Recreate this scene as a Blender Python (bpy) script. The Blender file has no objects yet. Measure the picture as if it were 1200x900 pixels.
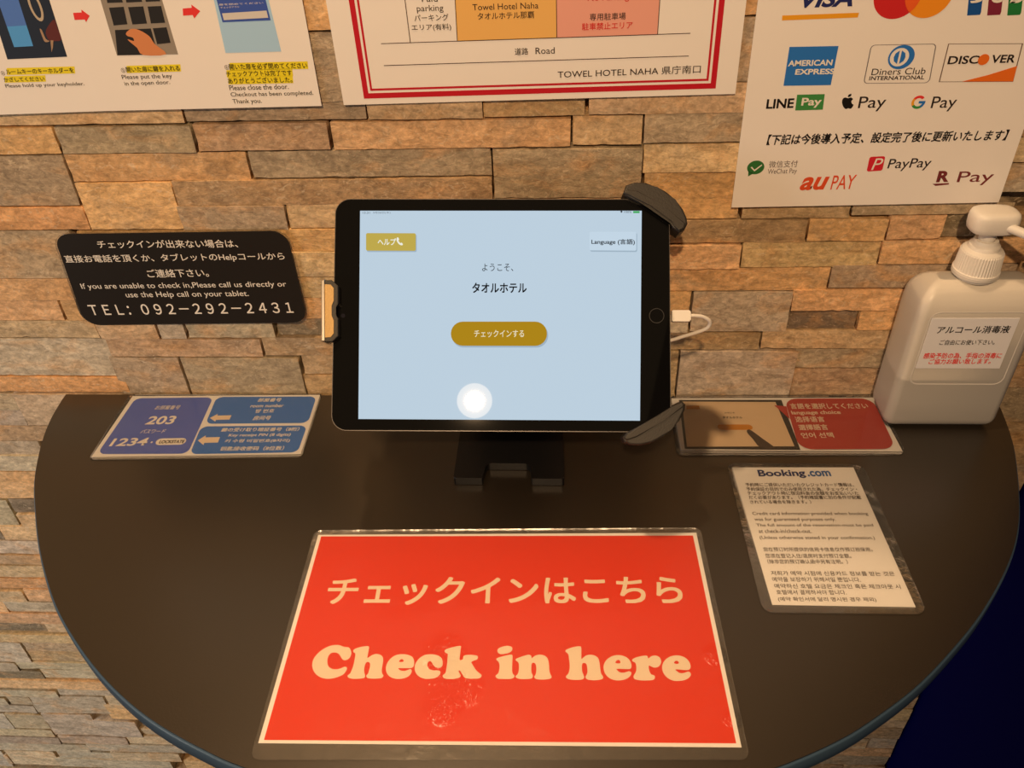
import bpy, bmesh, math, random
from mathutils import Vector, Matrix, noise
random.seed(7)
scene = bpy.context.scene
COL = scene.collection

# ------------------------------------------------------------------ camera, light, exposure
F = 970.0                                    # focal length in pixels of the 1200 x 900 frame
R = Matrix(((0.99819063, 0.00333625, -0.06003606),
            (0.04930846, -0.61683013, 0.7855503),
            (-0.03441126, -0.78708924, -0.61587856)))   # columns: image right, image down, view direction
CAM = Vector((0.0, -0.62883, 1.507))
cam_data = bpy.data.cameras.new('camera')
cam_data.sensor_fit = 'HORIZONTAL'
cam_data.sensor_width = 36.0
cam_data.lens = F / 1200 * 36.0
cam_data.clip_start = 0.01
cam = bpy.data.objects.new('camera', cam_data)
COL.objects.link(cam)
r_, d_, f_ = R.col[0], R.col[1], R.col[2]
cam.matrix_world = Matrix(((r_.x, -d_.x, -f_.x, CAM.x), (r_.y, -d_.y, -f_.y, CAM.y), (r_.z, -d_.z, -f_.z, CAM.z), (0, 0, 0, 1)))
scene.camera = cam
scene.view_settings.view_transform = 'Standard'
scene.view_settings.look = 'None'
scene.view_settings.exposure = 0.0
scene.view_settings.gamma = 1.0
scene.view_settings.use_curve_mapping = False
world = bpy.data.worlds.new('world')
scene.world = world
world.use_nodes = True
world.node_tree.nodes['Background'].inputs[0].default_value = (1.0, 0.68, 0.40, 1)
world.node_tree.nodes['Background'].inputs[1].default_value = 0.10

def area(name, loc, target, size, energy, color, spread=180, shape='DISK', size_y=None):
    l = bpy.data.lights.new(name, 'AREA')
    l.shape = shape; l.size = size
    if size_y: l.size_y = size_y
    l.energy = energy; l.color = color; l.spread = math.radians(spread)
    o = bpy.data.objects.new(name, l)
    COL.objects.link(o)
    o.location = loc
    o.rotation_euler = (Vector(target) - Vector(loc)).to_track_quat('-Z', 'Y').to_euler()
    return o

def spot(name, loc, target, radius, energy, color, angle, blend):
    l = bpy.data.lights.new(name, 'SPOT')
    l.shadow_soft_size = radius; l.energy = energy; l.color = color
    l.spot_size = math.radians(angle); l.spot_blend = blend
    o = bpy.data.objects.new(name, l)
    COL.objects.link(o)
    o.location = loc
    o.rotation_euler = (Vector(target) - Vector(loc)).to_track_quat('-Z', 'Y').to_euler()
    return o

spot('spotlight_over_counter', (-0.086, -1.265, 2.2), (-0.17, 0.0, 1.22), 0.021, 62.0, (1.0, 0.645, 0.345), 54, 0.55)  # lamp out of frame, assumed from its reflection in the tablet screen
area('spotlight_reflector', (-0.086, -1.267, 2.203), (-0.17, 0.0, 1.22), 0.092, 0.10, (1.0, 0.72, 0.45), 150)  # added dim disk that gives the lamp's reflection its halo
area('assumed_downlight_by_wall', (-0.22, -0.15, 2.3), (-0.26, -0.24, 1.0), 0.06, 4.2, (1.0, 0.64, 0.34), 130)  # assumed lamp out of frame, placed for glints on the crinkled film
area('assumed_fill_from_left', (-2.3, -1.3, 0.9), (-1.1, 0.0, 0.5), 1.0, 5.5, (0.98, 0.92, 0.88), 60, 'RECTANGLE', 1.4)  # unseen source, assumed: added fill for the counter rim and lower left wall

# ------------------------------------------------------------------ helpers: rays, planes
def ray(px, py):
    return R @ Vector((px - 600.0, py - 450.0, F))

def on_wall(px, py, y=0.0):
    r = ray(px, py); return CAM + r * ((y - CAM.y) / r.y)

def on_level(px, py, z=1.0):
    r = ray(px, py); return CAM + r * ((z - CAM.z) / r.z)

class Plane:
    """A flat surface in the room: origin o, axes u (right) and v (up), normal n."""
    def __init__(s, o, u, v):
        s.o = Vector(o); s.u = Vector(u).normalized(); s.n = s.u.cross(Vector(v)).normalized(); s.v = s.n.cross(s.u)
        s.M = Matrix(((s.u.x, s.v.x, s.n.x, s.o.x), (s.u.y, s.v.y, s.n.y, s.o.y), (s.u.z, s.v.z, s.n.z, s.o.z), (0, 0, 0, 1)))
    def hit(s, px, py, h=0.0):
        r = ray(px, py); o = s.o + s.n * h
        p = CAM + r * ((o - CAM).dot(s.n) / r.dot(s.n)) - s.o
        return Vector((p.dot(s.u), p.dot(s.v)))

def plane_on(kind, tl, tr, br, bl, lift=0.0, hgt=None):
    """Plane and size of a sheet whose corners the photo shows, on the wall or the counter."""
    fn = (lambda p: on_wall(p[0], p[1], -lift)) if kind == 'wall' else (lambda p: on_level(p[0], p[1], 1.0 + lift))
    TL, TR, BR, BL = fn(tl), fn(tr), fn(br), fn(bl)
    u = ((TR - TL) + (BR - BL)).normalized(); v = ((TL - BL) + (TR - BR)).normalized()
    c = (TL + TR + BR + BL) / 4
    return Plane(c, u, v)

# ------------------------------------------------------------------ materials
MATS = {}
def mat(name, color, rough=0.6, metal=0.0, spec=0.5, emit=None, emit_s=1.0, bump=None, coat=0.0):
    if name in MATS: return MATS[name]
    m = bpy.data.materials.new(name); m.use_nodes = True
    b = m.node_tree.nodes['Principled BSDF']
    b.inputs['Base Color'].default_value = (*color, 1)
    b.inputs['Roughness'].default_value = rough
    b.inputs['Metallic'].default_value = metal
    b.inputs['Specular IOR Level'].default_value = spec
    b.inputs['Coat Weight'].default_value = coat
    if emit:
        b.inputs['Emission Color'].default_value = (*emit, 1)
        b.inputs['Emission Strength'].default_value = emit_s
    if bump:
        nt = m.node_tree
        tc = nt.nodes.new('ShaderNodeTexCoord'); no = nt.nodes.new('ShaderNodeTexNoise'); bp = nt.nodes.new('ShaderNodeBump')
        no.inputs['Scale'].default_value = bump[0]; no.inputs['Detail'].default_value = 4
        bp.inputs['Strength'].default_value = bump[1]; bp.inputs['Distance'].default_value = 0.001
        nt.links.new(tc.outputs['Object'], no.inputs['Vector']); nt.links.new(no.outputs['Fac'], bp.inputs['Height'])
        nt.links.new(bp.outputs['Normal'], b.inputs['Normal'])
    MATS[name] = m
    return m

def srgb(r, g, b):
    return tuple((c / 255 / 12.92 if c / 255 <= 0.04045 else ((c / 255 + 0.055) / 1.055) ** 2.4) for c in (r, g, b))

def ink(name, r, g, b): return mat('ink_' + name, srgb(r, g, b), 0.55, spec=0.3)
def glow(name, r, g, b, s=1.0): return mat('screen_' + name, (0, 0, 0), 0.04, emit=srgb(r, g, b), emit_s=s)

PAPER = mat('paper', (0.86, 0.85, 0.83), 0.65, spec=0.3, bump=(900, 0.05))
PAPER_MATT = mat('matt_paper', (0.90, 0.87, 0.84), 0.75, spec=0.2, bump=(60, 0.15))
BLACK = ink('black', 22, 19, 20); WHITE = ink('white', 240, 236, 228)

def film_material(name='laminate_film', crinkles=(), rough=0.05):
    """Clear glossy laminate; crinkles: (x, y, radius) of crumpled spots in the sheet's own coordinates."""
    m = bpy.data.materials.new(name); m.use_nodes = True
    nt = m.node_tree; nt.nodes.clear(); N = nt.nodes.new; L = nt.links.new
    out = N('ShaderNodeOutputMaterial')
    tr = N('ShaderNodeBsdfTransparent'); tr.inputs[0].default_value = (0.975, 0.975, 0.975, 1)
    gl = N('ShaderNodeBsdfGlossy'); gl.inputs['Roughness'].default_value = rough
    df = N('ShaderNodeBsdfDiffuse'); df.inputs[0].default_value = (0.75, 0.72, 0.68, 1)
    fr = N('ShaderNodeFresnel'); fr.inputs['IOR'].default_value = 1.45
    mx = N('ShaderNodeMixShader'); m2 = N('ShaderNodeMixShader'); m2.inputs[0].default_value = 0.028
    tc = N('ShaderNodeTexCoord')
    n1 = N('ShaderNodeTexNoise'); n1.inputs['Scale'].default_value = 420; n1.inputs['Detail'].default_value = 3
    n2 = N('ShaderNodeTexNoise'); n2.inputs['Scale'].default_value = 34; n2.inputs['Detail'].default_value = 3
    ad = N('ShaderNodeMath'); ad.operation = 'MULTIPLY_ADD'; ad.inputs[1].default_value = 0.10
    bp = N('ShaderNodeBump'); bp.inputs['Strength'].default_value = 0.8 if crinkles else 0.35; bp.inputs['Distance'].default_value = 0.002
    L(tc.outputs['Object'], n1.inputs['Vector']); L(tc.outputs['Object'], n2.inputs['Vector'])
    L(n1.outputs['Fac'], ad.inputs[0]); L(n2.outputs['Fac'], ad.inputs[2])
    h = ad.outputs[0]
    for (x, y, r) in crinkles:
        ds = N('ShaderNodeVectorMath'); ds.operation = 'DISTANCE'; ds.inputs[1].default_value = (x, y, 0.001)
        mr = N('ShaderNodeMapRange'); mr.inputs['From Min'].default_value = r; mr.inputs['From Max'].default_value = r * 0.2
        mr.interpolation_type = 'SMOOTHSTEP'; mr.inputs['To Max'].default_value = 3.4
        n3 = N('ShaderNodeTexNoise'); n3.inputs['Scale'].default_value = 300; n3.inputs['Detail'].default_value = 1; n3.inputs['Distortion'].default_value = 0.6
        ml = N('ShaderNodeMath'); ml.operation = 'MULTIPLY'; sm = N('ShaderNodeMath'); sm.operation = 'ADD'
        L(tc.outputs['Object'], ds.inputs[0]); L(ds.outputs['Value'], mr.inputs['Value']); L(tc.outputs['Object'], n3.inputs['Vector'])
        L(mr.outputs[0], ml.inputs[0]); L(n3.outputs['Fac'], ml.inputs[1]); L(h, sm.inputs[0]); L(ml.outputs[0], sm.inputs[1]); h = sm.outputs[0]
    L(h, bp.inputs['Height'])
    L(bp.outputs['Normal'], gl.inputs['Normal'])
    L(fr.outputs[0], mx.inputs[0]); L(tr.outputs[0], mx.inputs[1]); L(gl.outputs[0], mx.inputs[2])
    L(mx.outputs[0], m2.inputs[1]); L(df.outputs[0], m2.inputs[2]); L(m2.outputs[0], out.inputs['Surface'])
    return m
FILM = film_material()

# ------------------------------------------------------------------ helpers: objects
ROOTM = {}
def thing(name, label, cat, M, group=None):
    o = bpy.data.objects.new(name, None); COL.objects.link(o)
    o.empty_display_size = 0.02
    o.matrix_world = M; o['label'] = label; o['category'] = cat
    if group: o['group'] = group
    ROOTM[o.name] = M.copy()
    return o

def obj(name, bm, m, parent=None, M=None, smooth=False, label=None):
    """Links a bmesh (in world coordinates, or in those of M) as one mesh object under parent."""
    if M is not None: bm.transform(M)
    if parent is not None:
        RM = ROOTM[parent.name]; bm.transform(RM.inverted())
    me = bpy.data.meshes.new(name)
    bmesh.ops.recalc_face_normals(bm, faces=bm.faces) if any(len(e.link_faces) > 1 for e in bm.edges) else None
    bm.to_mesh(me); bm.free()
    for mm in (m if isinstance(m, (list, tuple)) else [m]): me.materials.append(mm)
    if smooth:
        for p in me.polygons: p.use_smooth = True
    o = bpy.data.objects.new(name, me); COL.objects.link(o)
    if parent is not None:
        o.parent = parent; ROOTM[o.name] = ROOTM[parent.name]
    if label: o['label'] = label
    return o

def top(name, bm, m, label, cat, loc, group=None, smooth=False):
    """A thing that is one mesh, its origin at loc."""
    M = Matrix.Translation(loc)
    bm.transform(M.inverted())
    o = obj(name, bm, m, smooth=smooth); o.matrix_world = M; ROOTM[o.name] = M
    o['label'] = label; o['category'] = cat
    if group: o['group'] = group
    return o

def structure(name, bm, m):
    o = obj(name, bm, m); o['kind'] = 'structure'; return o

def new(): return bmesh.new()

def poly(bm, pts, z=0.0):
    a = sum(pts[i][0] * pts[(i + 1) % len(pts)][1] - pts[(i + 1) % len(pts)][0] * pts[i][1] for i in range(len(pts)))
    if a < 0: pts = list(reversed(pts))
    return bm.faces.new([bm.verts.new((p[0], p[1], z)) for p in pts])

def prism(bm, pts, z0, z1, bevel=0.0, seg=2):
    a = sum(pts[i][0] * pts[(i + 1) % len(pts)][1] - pts[(i + 1) % len(pts)][0] * pts[i][1] for i in range(len(pts)))
    if a < 0: pts = list(reversed(pts))
    lo = [bm.verts.new((p[0], p[1], z0)) for p in pts]; hi = [bm.verts.new((p[0], p[1], z1)) for p in pts]
    n = len(pts); ed = []
    f = bm.faces.new(hi); bm.faces.new(list(reversed(lo)))
    for i in range(n):
        bm.faces.new((lo[i], lo[(i + 1) % n], hi[(i + 1) % n], hi[i]))
    if bevel:
        ed = [e for e in f.edges]
        bmesh.ops.bevel(bm, geom=ed, offset=bevel, segments=seg, affect='EDGES', profile=0.5)

def rounded(pts, r, seg=6):
    """Rounds the corners of a polygon; r is one radius or one per corner."""
    out = []; n = len(pts); pts = [Vector((p[0], p[1])) for p in pts]
    rs = r if isinstance(r, (list, tuple)) else [r] * n
    for i in range(n):
        p, a, b = pts[i], pts[i - 1], pts[(i + 1) % n]
        if rs[i] <= 0: out.append(p); continue
        da, db = (a - p).normalized(), (b - p).normalized()
        ang = da.angle(db); t = min(rs[i] / math.tan(ang / 2), (a - p).length * 0.49, (b - p).length * 0.49)
        s, e = p + da * t, p + db * t
        rr = t * math.tan(ang / 2); c = p + (da + db).normalized() * (rr / math.sin(ang / 2))
        a0 = math.atan2(*(s - c).yx); a1 = math.atan2(*(e - c).yx)
        dd = (a1 - a0 + math.pi) % (2 * math.pi) - math.pi
        for k in range(seg + 1):
            t_ = a0 + dd * k / seg; out.append(c + Vector((math.cos(t_), math.sin(t_))) * rr)
    return out

def smooth_closed(pts, sub=5):
    out = []; n = len(pts); P = [Vector(p) for p in pts]
    for i in range(n):
        p0, p1, p2, p3 = P[i - 1], P[i], P[(i + 1) % n], P[(i + 2) % n]
        for k in range(sub):
            t = k / sub
            out.append(0.5 * ((2 * p1) + (p2 - p0) * t + (2 * p0 - 5 * p1 + 4 * p2 - p3) * t * t + (3 * p1 - p0 - 3 * p2 + p3) * t ** 3))
    return out

def smooth_open(pts, sub=6):
    P = [Vector(p) for p in pts]; P = [P[0] * 2 - P[1]] + P + [P[-1] * 2 - P[-2]]; out = []
    for i in range(1, len(P) - 2):
        p0, p1, p2, p3 = P[i - 1:i + 3]
        for k in range(sub):
            t = k / sub
            out.append(0.5 * ((2 * p1) + (p2 - p0) * t + (2 * p0 - 5 * p1 + 4 * p2 - p3) * t * t + (3 * p1 - p0 - 3 * p2 + p3) * t ** 3))
    return out + [P[-2]]

def tube(bm, pts, rad, seg=10, cap=True):
    """Tube along 3-D points; rad is one radius or one per point."""
    rings = []; n = len(pts); rr = rad if isinstance(rad, (list, tuple)) else [rad] * n
    up = Vector((0.13, 0.31, 1)).normalized()
    for i, p in enumerate(pts):
        t = (pts[min(i + 1, n - 1)] - pts[max(i - 1, 0)]).normalized()
        a = t.cross(up)
        if a.length < 1e-3: a = t.cross(Vector((1, 0, 0)))
        a.normalize(); b = t.cross(a).normalized()
        rings.append([bm.verts.new(p + (a * math.cos(2 * math.pi * k / seg) + b * math.sin(2 * math.pi * k / seg)) * rr[i]) for k in range(seg)])
    for i in range(n - 1):
        for k in range(seg):
            bm.faces.new((rings[i][k], rings[i][(k + 1) % seg], rings[i + 1][(k + 1) % seg], rings[i + 1][k]))
    if cap:
        bm.faces.new(list(reversed(rings[0]))); bm.faces.new(rings[-1])

def lathe(bm, prof, c, seg=32, ripple=None):
    """Solid of revolution about the vertical through c; prof is [(radius, z)]."""
    rings = []
    for (r, z, *w) in prof:
        ring = []
        for k in range(seg):
            q = r + (w[0] if w and k % 2 else 0)
            ring.append(bm.verts.new((c[0] + q * math.cos(2 * math.pi * k / seg), c[1] + q * math.sin(2 * math.pi * k / seg), z)))
        rings.append(ring)
    for a, b in zip(rings, rings[1:]):
        for k in range(seg): bm.faces.new((a[k], a[(k + 1) % seg], b[(k + 1) % seg], b[k]))
    bm.faces.new(list(reversed(rings[0]))); bm.faces.new(rings[-1])

def box(bm, x0, x1, y0, y1, z0, z1, bevel=0.0, seg=2):
    r = bmesh.ops.create_cube(bm, size=1.0)
    for v in r['verts']:
        v.co = Vector((x0 + (v.co.x + .5) * (x1 - x0), y0 + (v.co.y + .5) * (y1 - y0), z0 + (v.co.z + .5) * (z1 - z0)))
    if bevel:
        es = {e for v in r['verts'] for e in v.link_edges}
        bmesh.ops.bevel(bm, geom=list(es), offset=bevel, segments=seg, affect='EDGES', profile=0.5)

# ------------------------------------------------------------------ helpers: print on sheets
STEP = 0.0001
def curve_mesh(splines):
    """2-D outlines (holes allowed) filled to a mesh."""
    cu = bpy.data.curves.new('outline', 'CURVE'); cu.dimensions = '2D'; cu.fill_mode = 'BOTH'
    for pts in splines:
        s = cu.splines.new('POLY'); s.points.add(len(pts) - 1); s.use_cyclic_u = True
        for q, p in zip(s.points, pts): q.co = (p[0], p[1], 0, 1)
    o = bpy.data.objects.new('outline', cu); COL.objects.link(o)
    bpy.context.view_layer.update()
    me = bpy.data.meshes.new_from_object(o.evaluated_get(bpy.context.evaluated_depsgraph_get()))
    bpy.data.objects.remove(o); bpy.data.curves.remove(cu)
    return me

def text_mesh(s, bold=0.0, shear=0.0, spacing=1.0):
    cu = bpy.data.curves.new('text', 'FONT'); cu.body = s; cu.size = 1.0; cu.offset = bold; cu.shear = shear
    cu.space_character = spacing; cu.resolution_u = 4; cu.fill_mode = 'FRONT'
    o = bpy.data.objects.new('text', cu); COL.objects.link(o)
    bpy.context.view_layer.update()
    me = bpy.data.meshes.new_from_object(o.evaluated_get(bpy.context.evaluated_depsgraph_get()))
    bpy.data.objects.remove(o); bpy.data.curves.remove(cu)
    return me

class Sheet:
    """Printed sheet: a thing with its plane; print goes on in thin layers."""
    def __init__(s, name, label, cat, plane, base=0.0):
        s.p = plane; s.base = base
        s.root = thing(name, label, cat, plane.M)
    def px(s, pts): return [s.p.hit(x, y) for x, y in pts]
    def slab(s, name, m, pts, z0, z1, label=None, r=0.0, parent=None, smooth=False):
        bm = new(); prism(bm, rounded(pts, r) if r else pts, z0, z1)
        return obj(name, bm, m, parent or s.root, s.p.M, label=label)
    def shape(s, name, m, polys, layer, parent=None, label=None):
        bm = new()
        for pts in polys: poly(bm, pts, s.base + layer * STEP)
        return obj(name, bm, m, parent or s.root, s.p.M, label=label)
    def ppx(s, name, m, polys, layer, r=0.0, parent=None, label=None):
        return s.shape(name, m, [rounded(s.px(p), r) if r else s.px(p) for p in polys], layer, parent, label)
    def lettering(s, m, lines, layer, bold=0.0, shear=0.0, spacing=1.0, parent=None, name='lettering', label=None):
        """lines: (text, x left, y bottom left, x right, y bottom right, y top at the middle) of the ink in the photo."""
        o = None
        for (t, xl, yl, xr, yr, yt) in lines:
            bm = new()
            cjk = any(ord(ch) > 0x2E00 for ch in t)
            me = text_mesh(t, 0.0 if cjk else (bold if bold > 0.014 else bold * 0.3), shear, spacing)
            if not me.vertices: continue
            xs = [v.co.x for v in me.vertices]; ys = [v.co.y for v in me.vertices]
            x0, x1, y0, y1 = min(xs), max(xs), min(ys), max(ys)
            A, B = s.p.hit(xl, yl), s.p.hit(xr, yr)
            hh = s.p.hit((xl + xr) / 2, yt).y - s.p.hit((xl + xr) / 2, (yl + yr) / 2).y
            d = B - A; dn = d.normalized(); up = Vector((-dn.y, dn.x)) * hh
            b = bold * 0.8 if cjk else 0.0                       # heavier strokes: the same strokes printed side by side
            src = [v.co.copy() for v in me.vertices]
            for kk, (dx, dy) in enumerate(((b, b), (b, -b), (-b, b), (-b, -b), (0, 0)) if b else ((0, 0),)):
                for v, c in zip(me.vertices, src):
                    q = A + d * ((c.x + dx - x0) / (x1 - x0)) + up * ((c.y + dy - y0) / (y1 - y0))
                    v.co = (q.x, q.y, s.base + layer * STEP + kk * 0.000012)
                bm.from_mesh(me)
            bpy.data.meshes.remove(me)
            o = obj(name, bm, m, parent or s.root, s.p.M, label=label)
        return o
    def outlines(s, name, m, splines, layer, parent=None, label=None):
        me = curve_mesh(splines); bm = new(); bm.from_mesh(me); bpy.data.meshes.remove(me)
        for v in bm.verts: v.co.z = s.base + layer * STEP
        return obj(name, bm, m, parent or s.root, s.p.M, label=label)

def ell(c, rx, ry, n=32, a0=0.0, a1=2 * math.pi):
    full = abs(a1 - a0 - 2 * math.pi) < 1e-6
    return [Vector((c[0] + rx * math.cos(a0 + (a1 - a0) * k / (n if full else n - 1)), c[1] + ry * math.sin(a0 + (a1 - a0) * k / (n if full else n - 1)))) for k in range(n)]

def arc_band(c, r0, r1, a0, a1, n=20):
    return ell(c, r1, r1, n, a0, a1) + list(reversed(ell(c, r0, r0, n, a0, a1)))

# ------------------------------------------------------------------ the setting
def stone_material():
    m = bpy.data.materials.new('stacked_stone'); m.use_nodes = True
    nt = m.node_tree; N = nt.nodes.new; L = nt.links.new
    b = nt.nodes['Principled BSDF']; b.inputs['Roughness'].default_value = 0.72; b.inputs['Specular IOR Level'].default_value = 0.35
    at = N('ShaderNodeAttribute'); at.attribute_name = 'stone_color'
    a2 = N('ShaderNodeAttribute'); a2.attribute_name = 'stone_shift'
    tc = N('ShaderNodeTexCoord')
    add = N('ShaderNodeVectorMath'); add.operation = 'ADD'
    L(tc.outputs['Object'], add.inputs[0]); L(a2.outputs['Vector'], add.inputs[1])
    def nz(scale, detail, rough, sx=1, sz=1, dist=0.0):
        mp = N('ShaderNodeMapping'); mp.inputs['Scale'].default_value = (sx, 1, sz)
        L(add.outputs[0], mp.inputs['Vector'])
        n = N('ShaderNodeTexNoise'); n.inputs['Scale'].default_value = scale; n.inputs['Detail'].default_value = detail
        n.inputs['Roughness'].default_value = rough; n.inputs['Distortion'].default_value = dist
        L(mp.outputs[0], n.inputs['Vector']); return n
    def ramp(src, p0, c0, p1, c1):
        r = N('ShaderNodeValToRGB'); e = r.color_ramp.elements
        e[0].position = p0; e[0].color = c0; e[1].position = p1; e[1].color = c1
        L(src.outputs['Fac'], r.inputs[0]); return r
    def mix(fac, A, B, mode='MIX', f=None):
        x = N('ShaderNodeMix'); x.data_type = 'RGBA'; x.blend_type = mode
        if fac is None: x.inputs['Factor'].default_value = f
        else: L(fac, x.inputs['Factor'])
        for s_, k in ((A, 'A'), (B, 'B')):
            if isinstance(s_, tuple): x.inputs[6 if k == 'A' else 7].default_value = s_
            else: L(s_, x.inputs[6 if k == 'A' else 7])
        return x.outputs[2]
    G = lambda v: (v, v, v, 1)
    streak = nz(30, 7, 0.68, 1.0, 2.6, 1.4)
    blotch = nz(22, 4, 0.55, 1, 1.8, 0.6)
    grain = nz(210, 6, 0.75, 0.8, 1.1, 0.5)
    vein = nz(120, 4, 0.65, 0.8, 1.3, 2.2)
    c = at.outputs['Color']
    rust = ramp(blotch, 0.52, G(0), 0.70, G(0.6))
    c = mix(rust.outputs[0], c, (0.66, 0.39, 0.18, 1))
    gry = ramp(blotch, 0.30, G(0.5), 0.46, G(0))
    c = mix(gry.outputs[0], c, (0.41, 0.335, 0.245, 1))
    st = ramp(streak, 0.30, (0.58, 0.55, 0.50, 1), 0.66, (1.20, 1.18, 1.14, 1))
    c = mix(None, c, st.outputs[0], 'MULTIPLY', 0.85)
    gr = ramp(grain, 0.32, G(0.56), 0.64, G(1.36))
    c = mix(None, c, gr.outputs[0], 'MULTIPLY', 0.8)
    vn = ramp(vein, 0.58, G(0), 0.66, G(0.45))
    c = mix(vn.outputs[0], c, (0.82, 0.69, 0.50, 1))
    L(c, b.inputs['Base Color'])
    h = N('ShaderNodeMath'); h.operation = 'ADD'
    L(streak.outputs['Fac'], h.inputs[0]); L(grain.outputs['Fac'], h.inputs[1])
    bp = N('ShaderNodeBump'); bp.inputs['Strength'].default_value = 0.6; bp.inputs['Distance'].default_value = 0.0014
    L(h.outputs[0], bp.inputs['Height']); L(bp.outputs['Normal'], b.inputs['Normal'])
    return m

SHADE = {'o': (0.60, 0.385, 0.20), 't': (0.57, 0.42, 0.255), 'b': (0.42, 0.295, 0.175), 'g': (0.385, 0.305, 0.21),
         'd': (0.21, 0.165, 0.115), 'r': (0.58, 0.31, 0.145), 'y': (0.55, 0.43, 0.285), 'w': (0.47, 0.395, 0.295)}
# stones seen in the photo: x left, x right, y top, y bottom, shade
STONES = [
 (-70, 213, 124, 148, 't'), (213, 428, 118, 143, 'g'), (428, 565, 98, 141, 't'), (565, 686, 96, 138, 'b'), (690, 905, 99, 134, 't'),
 (352, 412, 38, 121, 'g'), (345, 400, -24, 36, 'o'), (838, 905, 21, 97, 'g'), (838, 910, -24, 19, 'o'),
 (-70, 65, 151, 183, 'o'), (66, 226, 149, 181, 'g'), (228, 385, 145, 177, 'b'), (388, 669, 142, 175, 'o'), (671, 753, 137, 171, 't'), (755, 905, 133, 167, 'g'),
 (-70, 82, 184, 243, 'g'), (78, 290, 181, 214, 'o'), (292, 576, 177, 209, 'g'), (578, 752, 175, 233, 'g'), (754, 905, 169, 203, 't'),
 (-70, 101, 244, 271, 'r'), (96, 207, 215, 270, 'o'), (203, 577, 211, 241, 'b'), (754, 869, 203, 259, 'o'), (578, 752, 234, 268, 't'),
 (210, 335, 242, 271, 'g'), (336, 470, 240, 269, 't'),
 (-70, 90, 272, 328, 'g'), (91, 400, 271, 297, 'o'), (91, 400, 297, 326, 't'), (-70, 120, 328, 353, 'o'), (121, 300, 326, 352, 'b'), (300, 460, 326, 351, 't'),
 (-70, 70, 353, 377, 'o'), (73, 250, 353, 377, 'o'), (250, 460, 351, 376, 'o'),
 (-70, 112, 377, 398, 't'), (114, 183, 378, 399, 't'), (185, 215, 378, 399, 'w'), (217, 320, 377, 398, 'w'), (322, 440, 376, 396, 'd'),
 (-70, 133, 399, 442, 'w'), (126, 306, 399, 419, 'b'), (308, 440, 397, 418, 'b'),
 (-70, 148, 443, 461, 'r'), (137, 216, 420, 472, 'g'), (219, 355, 420, 472, 'g'), (354, 440, 418, 440, 'b'), (358, 440, 441, 472, 'b'),
 (870, 998, 241, 258, 'b'), (1000, 1190, 240, 253, 'g'),
 (780, 946, 260, 287, 'b'), (948, 1040, 258, 284, 'o'), (1042, 1108, 254, 282, 'o'), (1110, 1260, 251, 281, 'd'),
 (780, 868, 289, 316, 'o'), (870, 1031, 286, 315, 't'), (1033, 1260, 283, 311, 'o'),
 (780, 972, 316, 343, 'o'), (974, 1190, 312, 339, 'g'), (1193, 1260, 308, 337, 'b'),
 (780, 810, 344, 371, 'o'), (780, 807, 372, 391, 'w'), (811, 926, 344, 390, 'w'), (929, 1110, 341, 365, 'o'), (920, 1006, 365, 389, 'd'), (1007, 1110, 365, 388, 'o'), (1110, 1260, 338, 364, 'g'), (1110, 1260, 365, 394, 'b'),
 (760, 891, 392, 412, 'b'), (893, 1110, 389, 410, 'b'), (1110, 1260, 395, 431, 'b'),
 (795, 930, 413, 471, 'w'), (740, 793, 413, 471, 'b'), (931, 1110, 411, 433, 'g'), (928, 1110, 434, 471, 'b'), (1110, 1260, 432, 455, 'b'), (1110, 1260, 456, 496, 'g'), (1110, 1260, 498, 545, 'b'), (1110, 1260, 546, 600, 'g'),
 (-60, 20, 463, 482, 'g'), (23, 150, 463, 500, 'y'), (-60, 27, 483, 501, 'w'), (-60, 90, 501, 518, 'b'), (-60, 46, 519, 535, 'w'), (48, 120, 519, 535, 'd'), (-60, 120, 535, 553, 'w'), (-60, 120, 554, 585, 'o'),
 (-60, 13, 589, 619, 'w'), (11, 120, 589, 604, 'd'), (22, 120, 605, 619, 't'), (1, 120, 619, 635, 't'), (-60, -1, 619, 635, 'd'), (-60, 120, 636, 651, 'w'), (-60, 120, 652, 663, 'b'),
 (-60, 130, 665, 679, 't'), (-60, 130, 680, 692, 'r'), (-60, 28, 693, 706, 't'), (30, 130, 693, 706, 'o'), (-60, 6, 707, 719, 'o'), (7, 130, 707, 719, 'w'), (-60, 140, 720, 732, 'o'),
 (-60, 51, 733, 743, 'd'), (53, 140, 733, 744, 't'), (-60, 140, 745, 754, 't'), (-60, 29, 754, 776, 'w'), (28, 140, 755, 765, 'g'), (34, 140, 766, 777, 'b'),
 (-60, 19, 777, 787, 'w'), (21, 160, 778, 787, 'w'), (-60, 48, 788, 798, 'd'), (50, 180, 788, 798, 'w'), (-60, 190, 799, 808, 'o'), (-60, 66, 809, 817, 'w'), (68, 200, 809, 817, 'w'),
 (-60, 7, 818, 827, 'w'), (9, 36, 818, 827, 'g'), (38, 124, 818, 837, 'w'), (126, 220, 818, 828, 'y'), (-60, 40, 828, 836, 'w'), (126, 220, 829, 845, 'o'),
 (-60, 9, 837, 855, 'w'), (11, 54, 838, 854, 'g'), (56, 112, 838, 862, 'w'), (114, 162, 846, 864, 'w'), (164, 240, 847, 856, 'd'), (164, 240, 857, 864, 'y'),
 (-60, 60, 856, 864, 'y'), (-60, 68, 865, 872, 'g'), (70, 148, 865, 873, 'g'), (150, 260, 865, 874, 'y'), (-60, 102, 873, 881, 'w'), (104, 260, 875, 883, 'w'),
 (-60, 8, 882, 905, 'w'), (10, 66, 882, 898, 'y'), (68, 130, 884, 891, 'w'), (132, 210, 884, 893, 'y'), (68, 200, 892, 902, 'w'), (-60, 200, 903, 914, 'g')]

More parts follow.
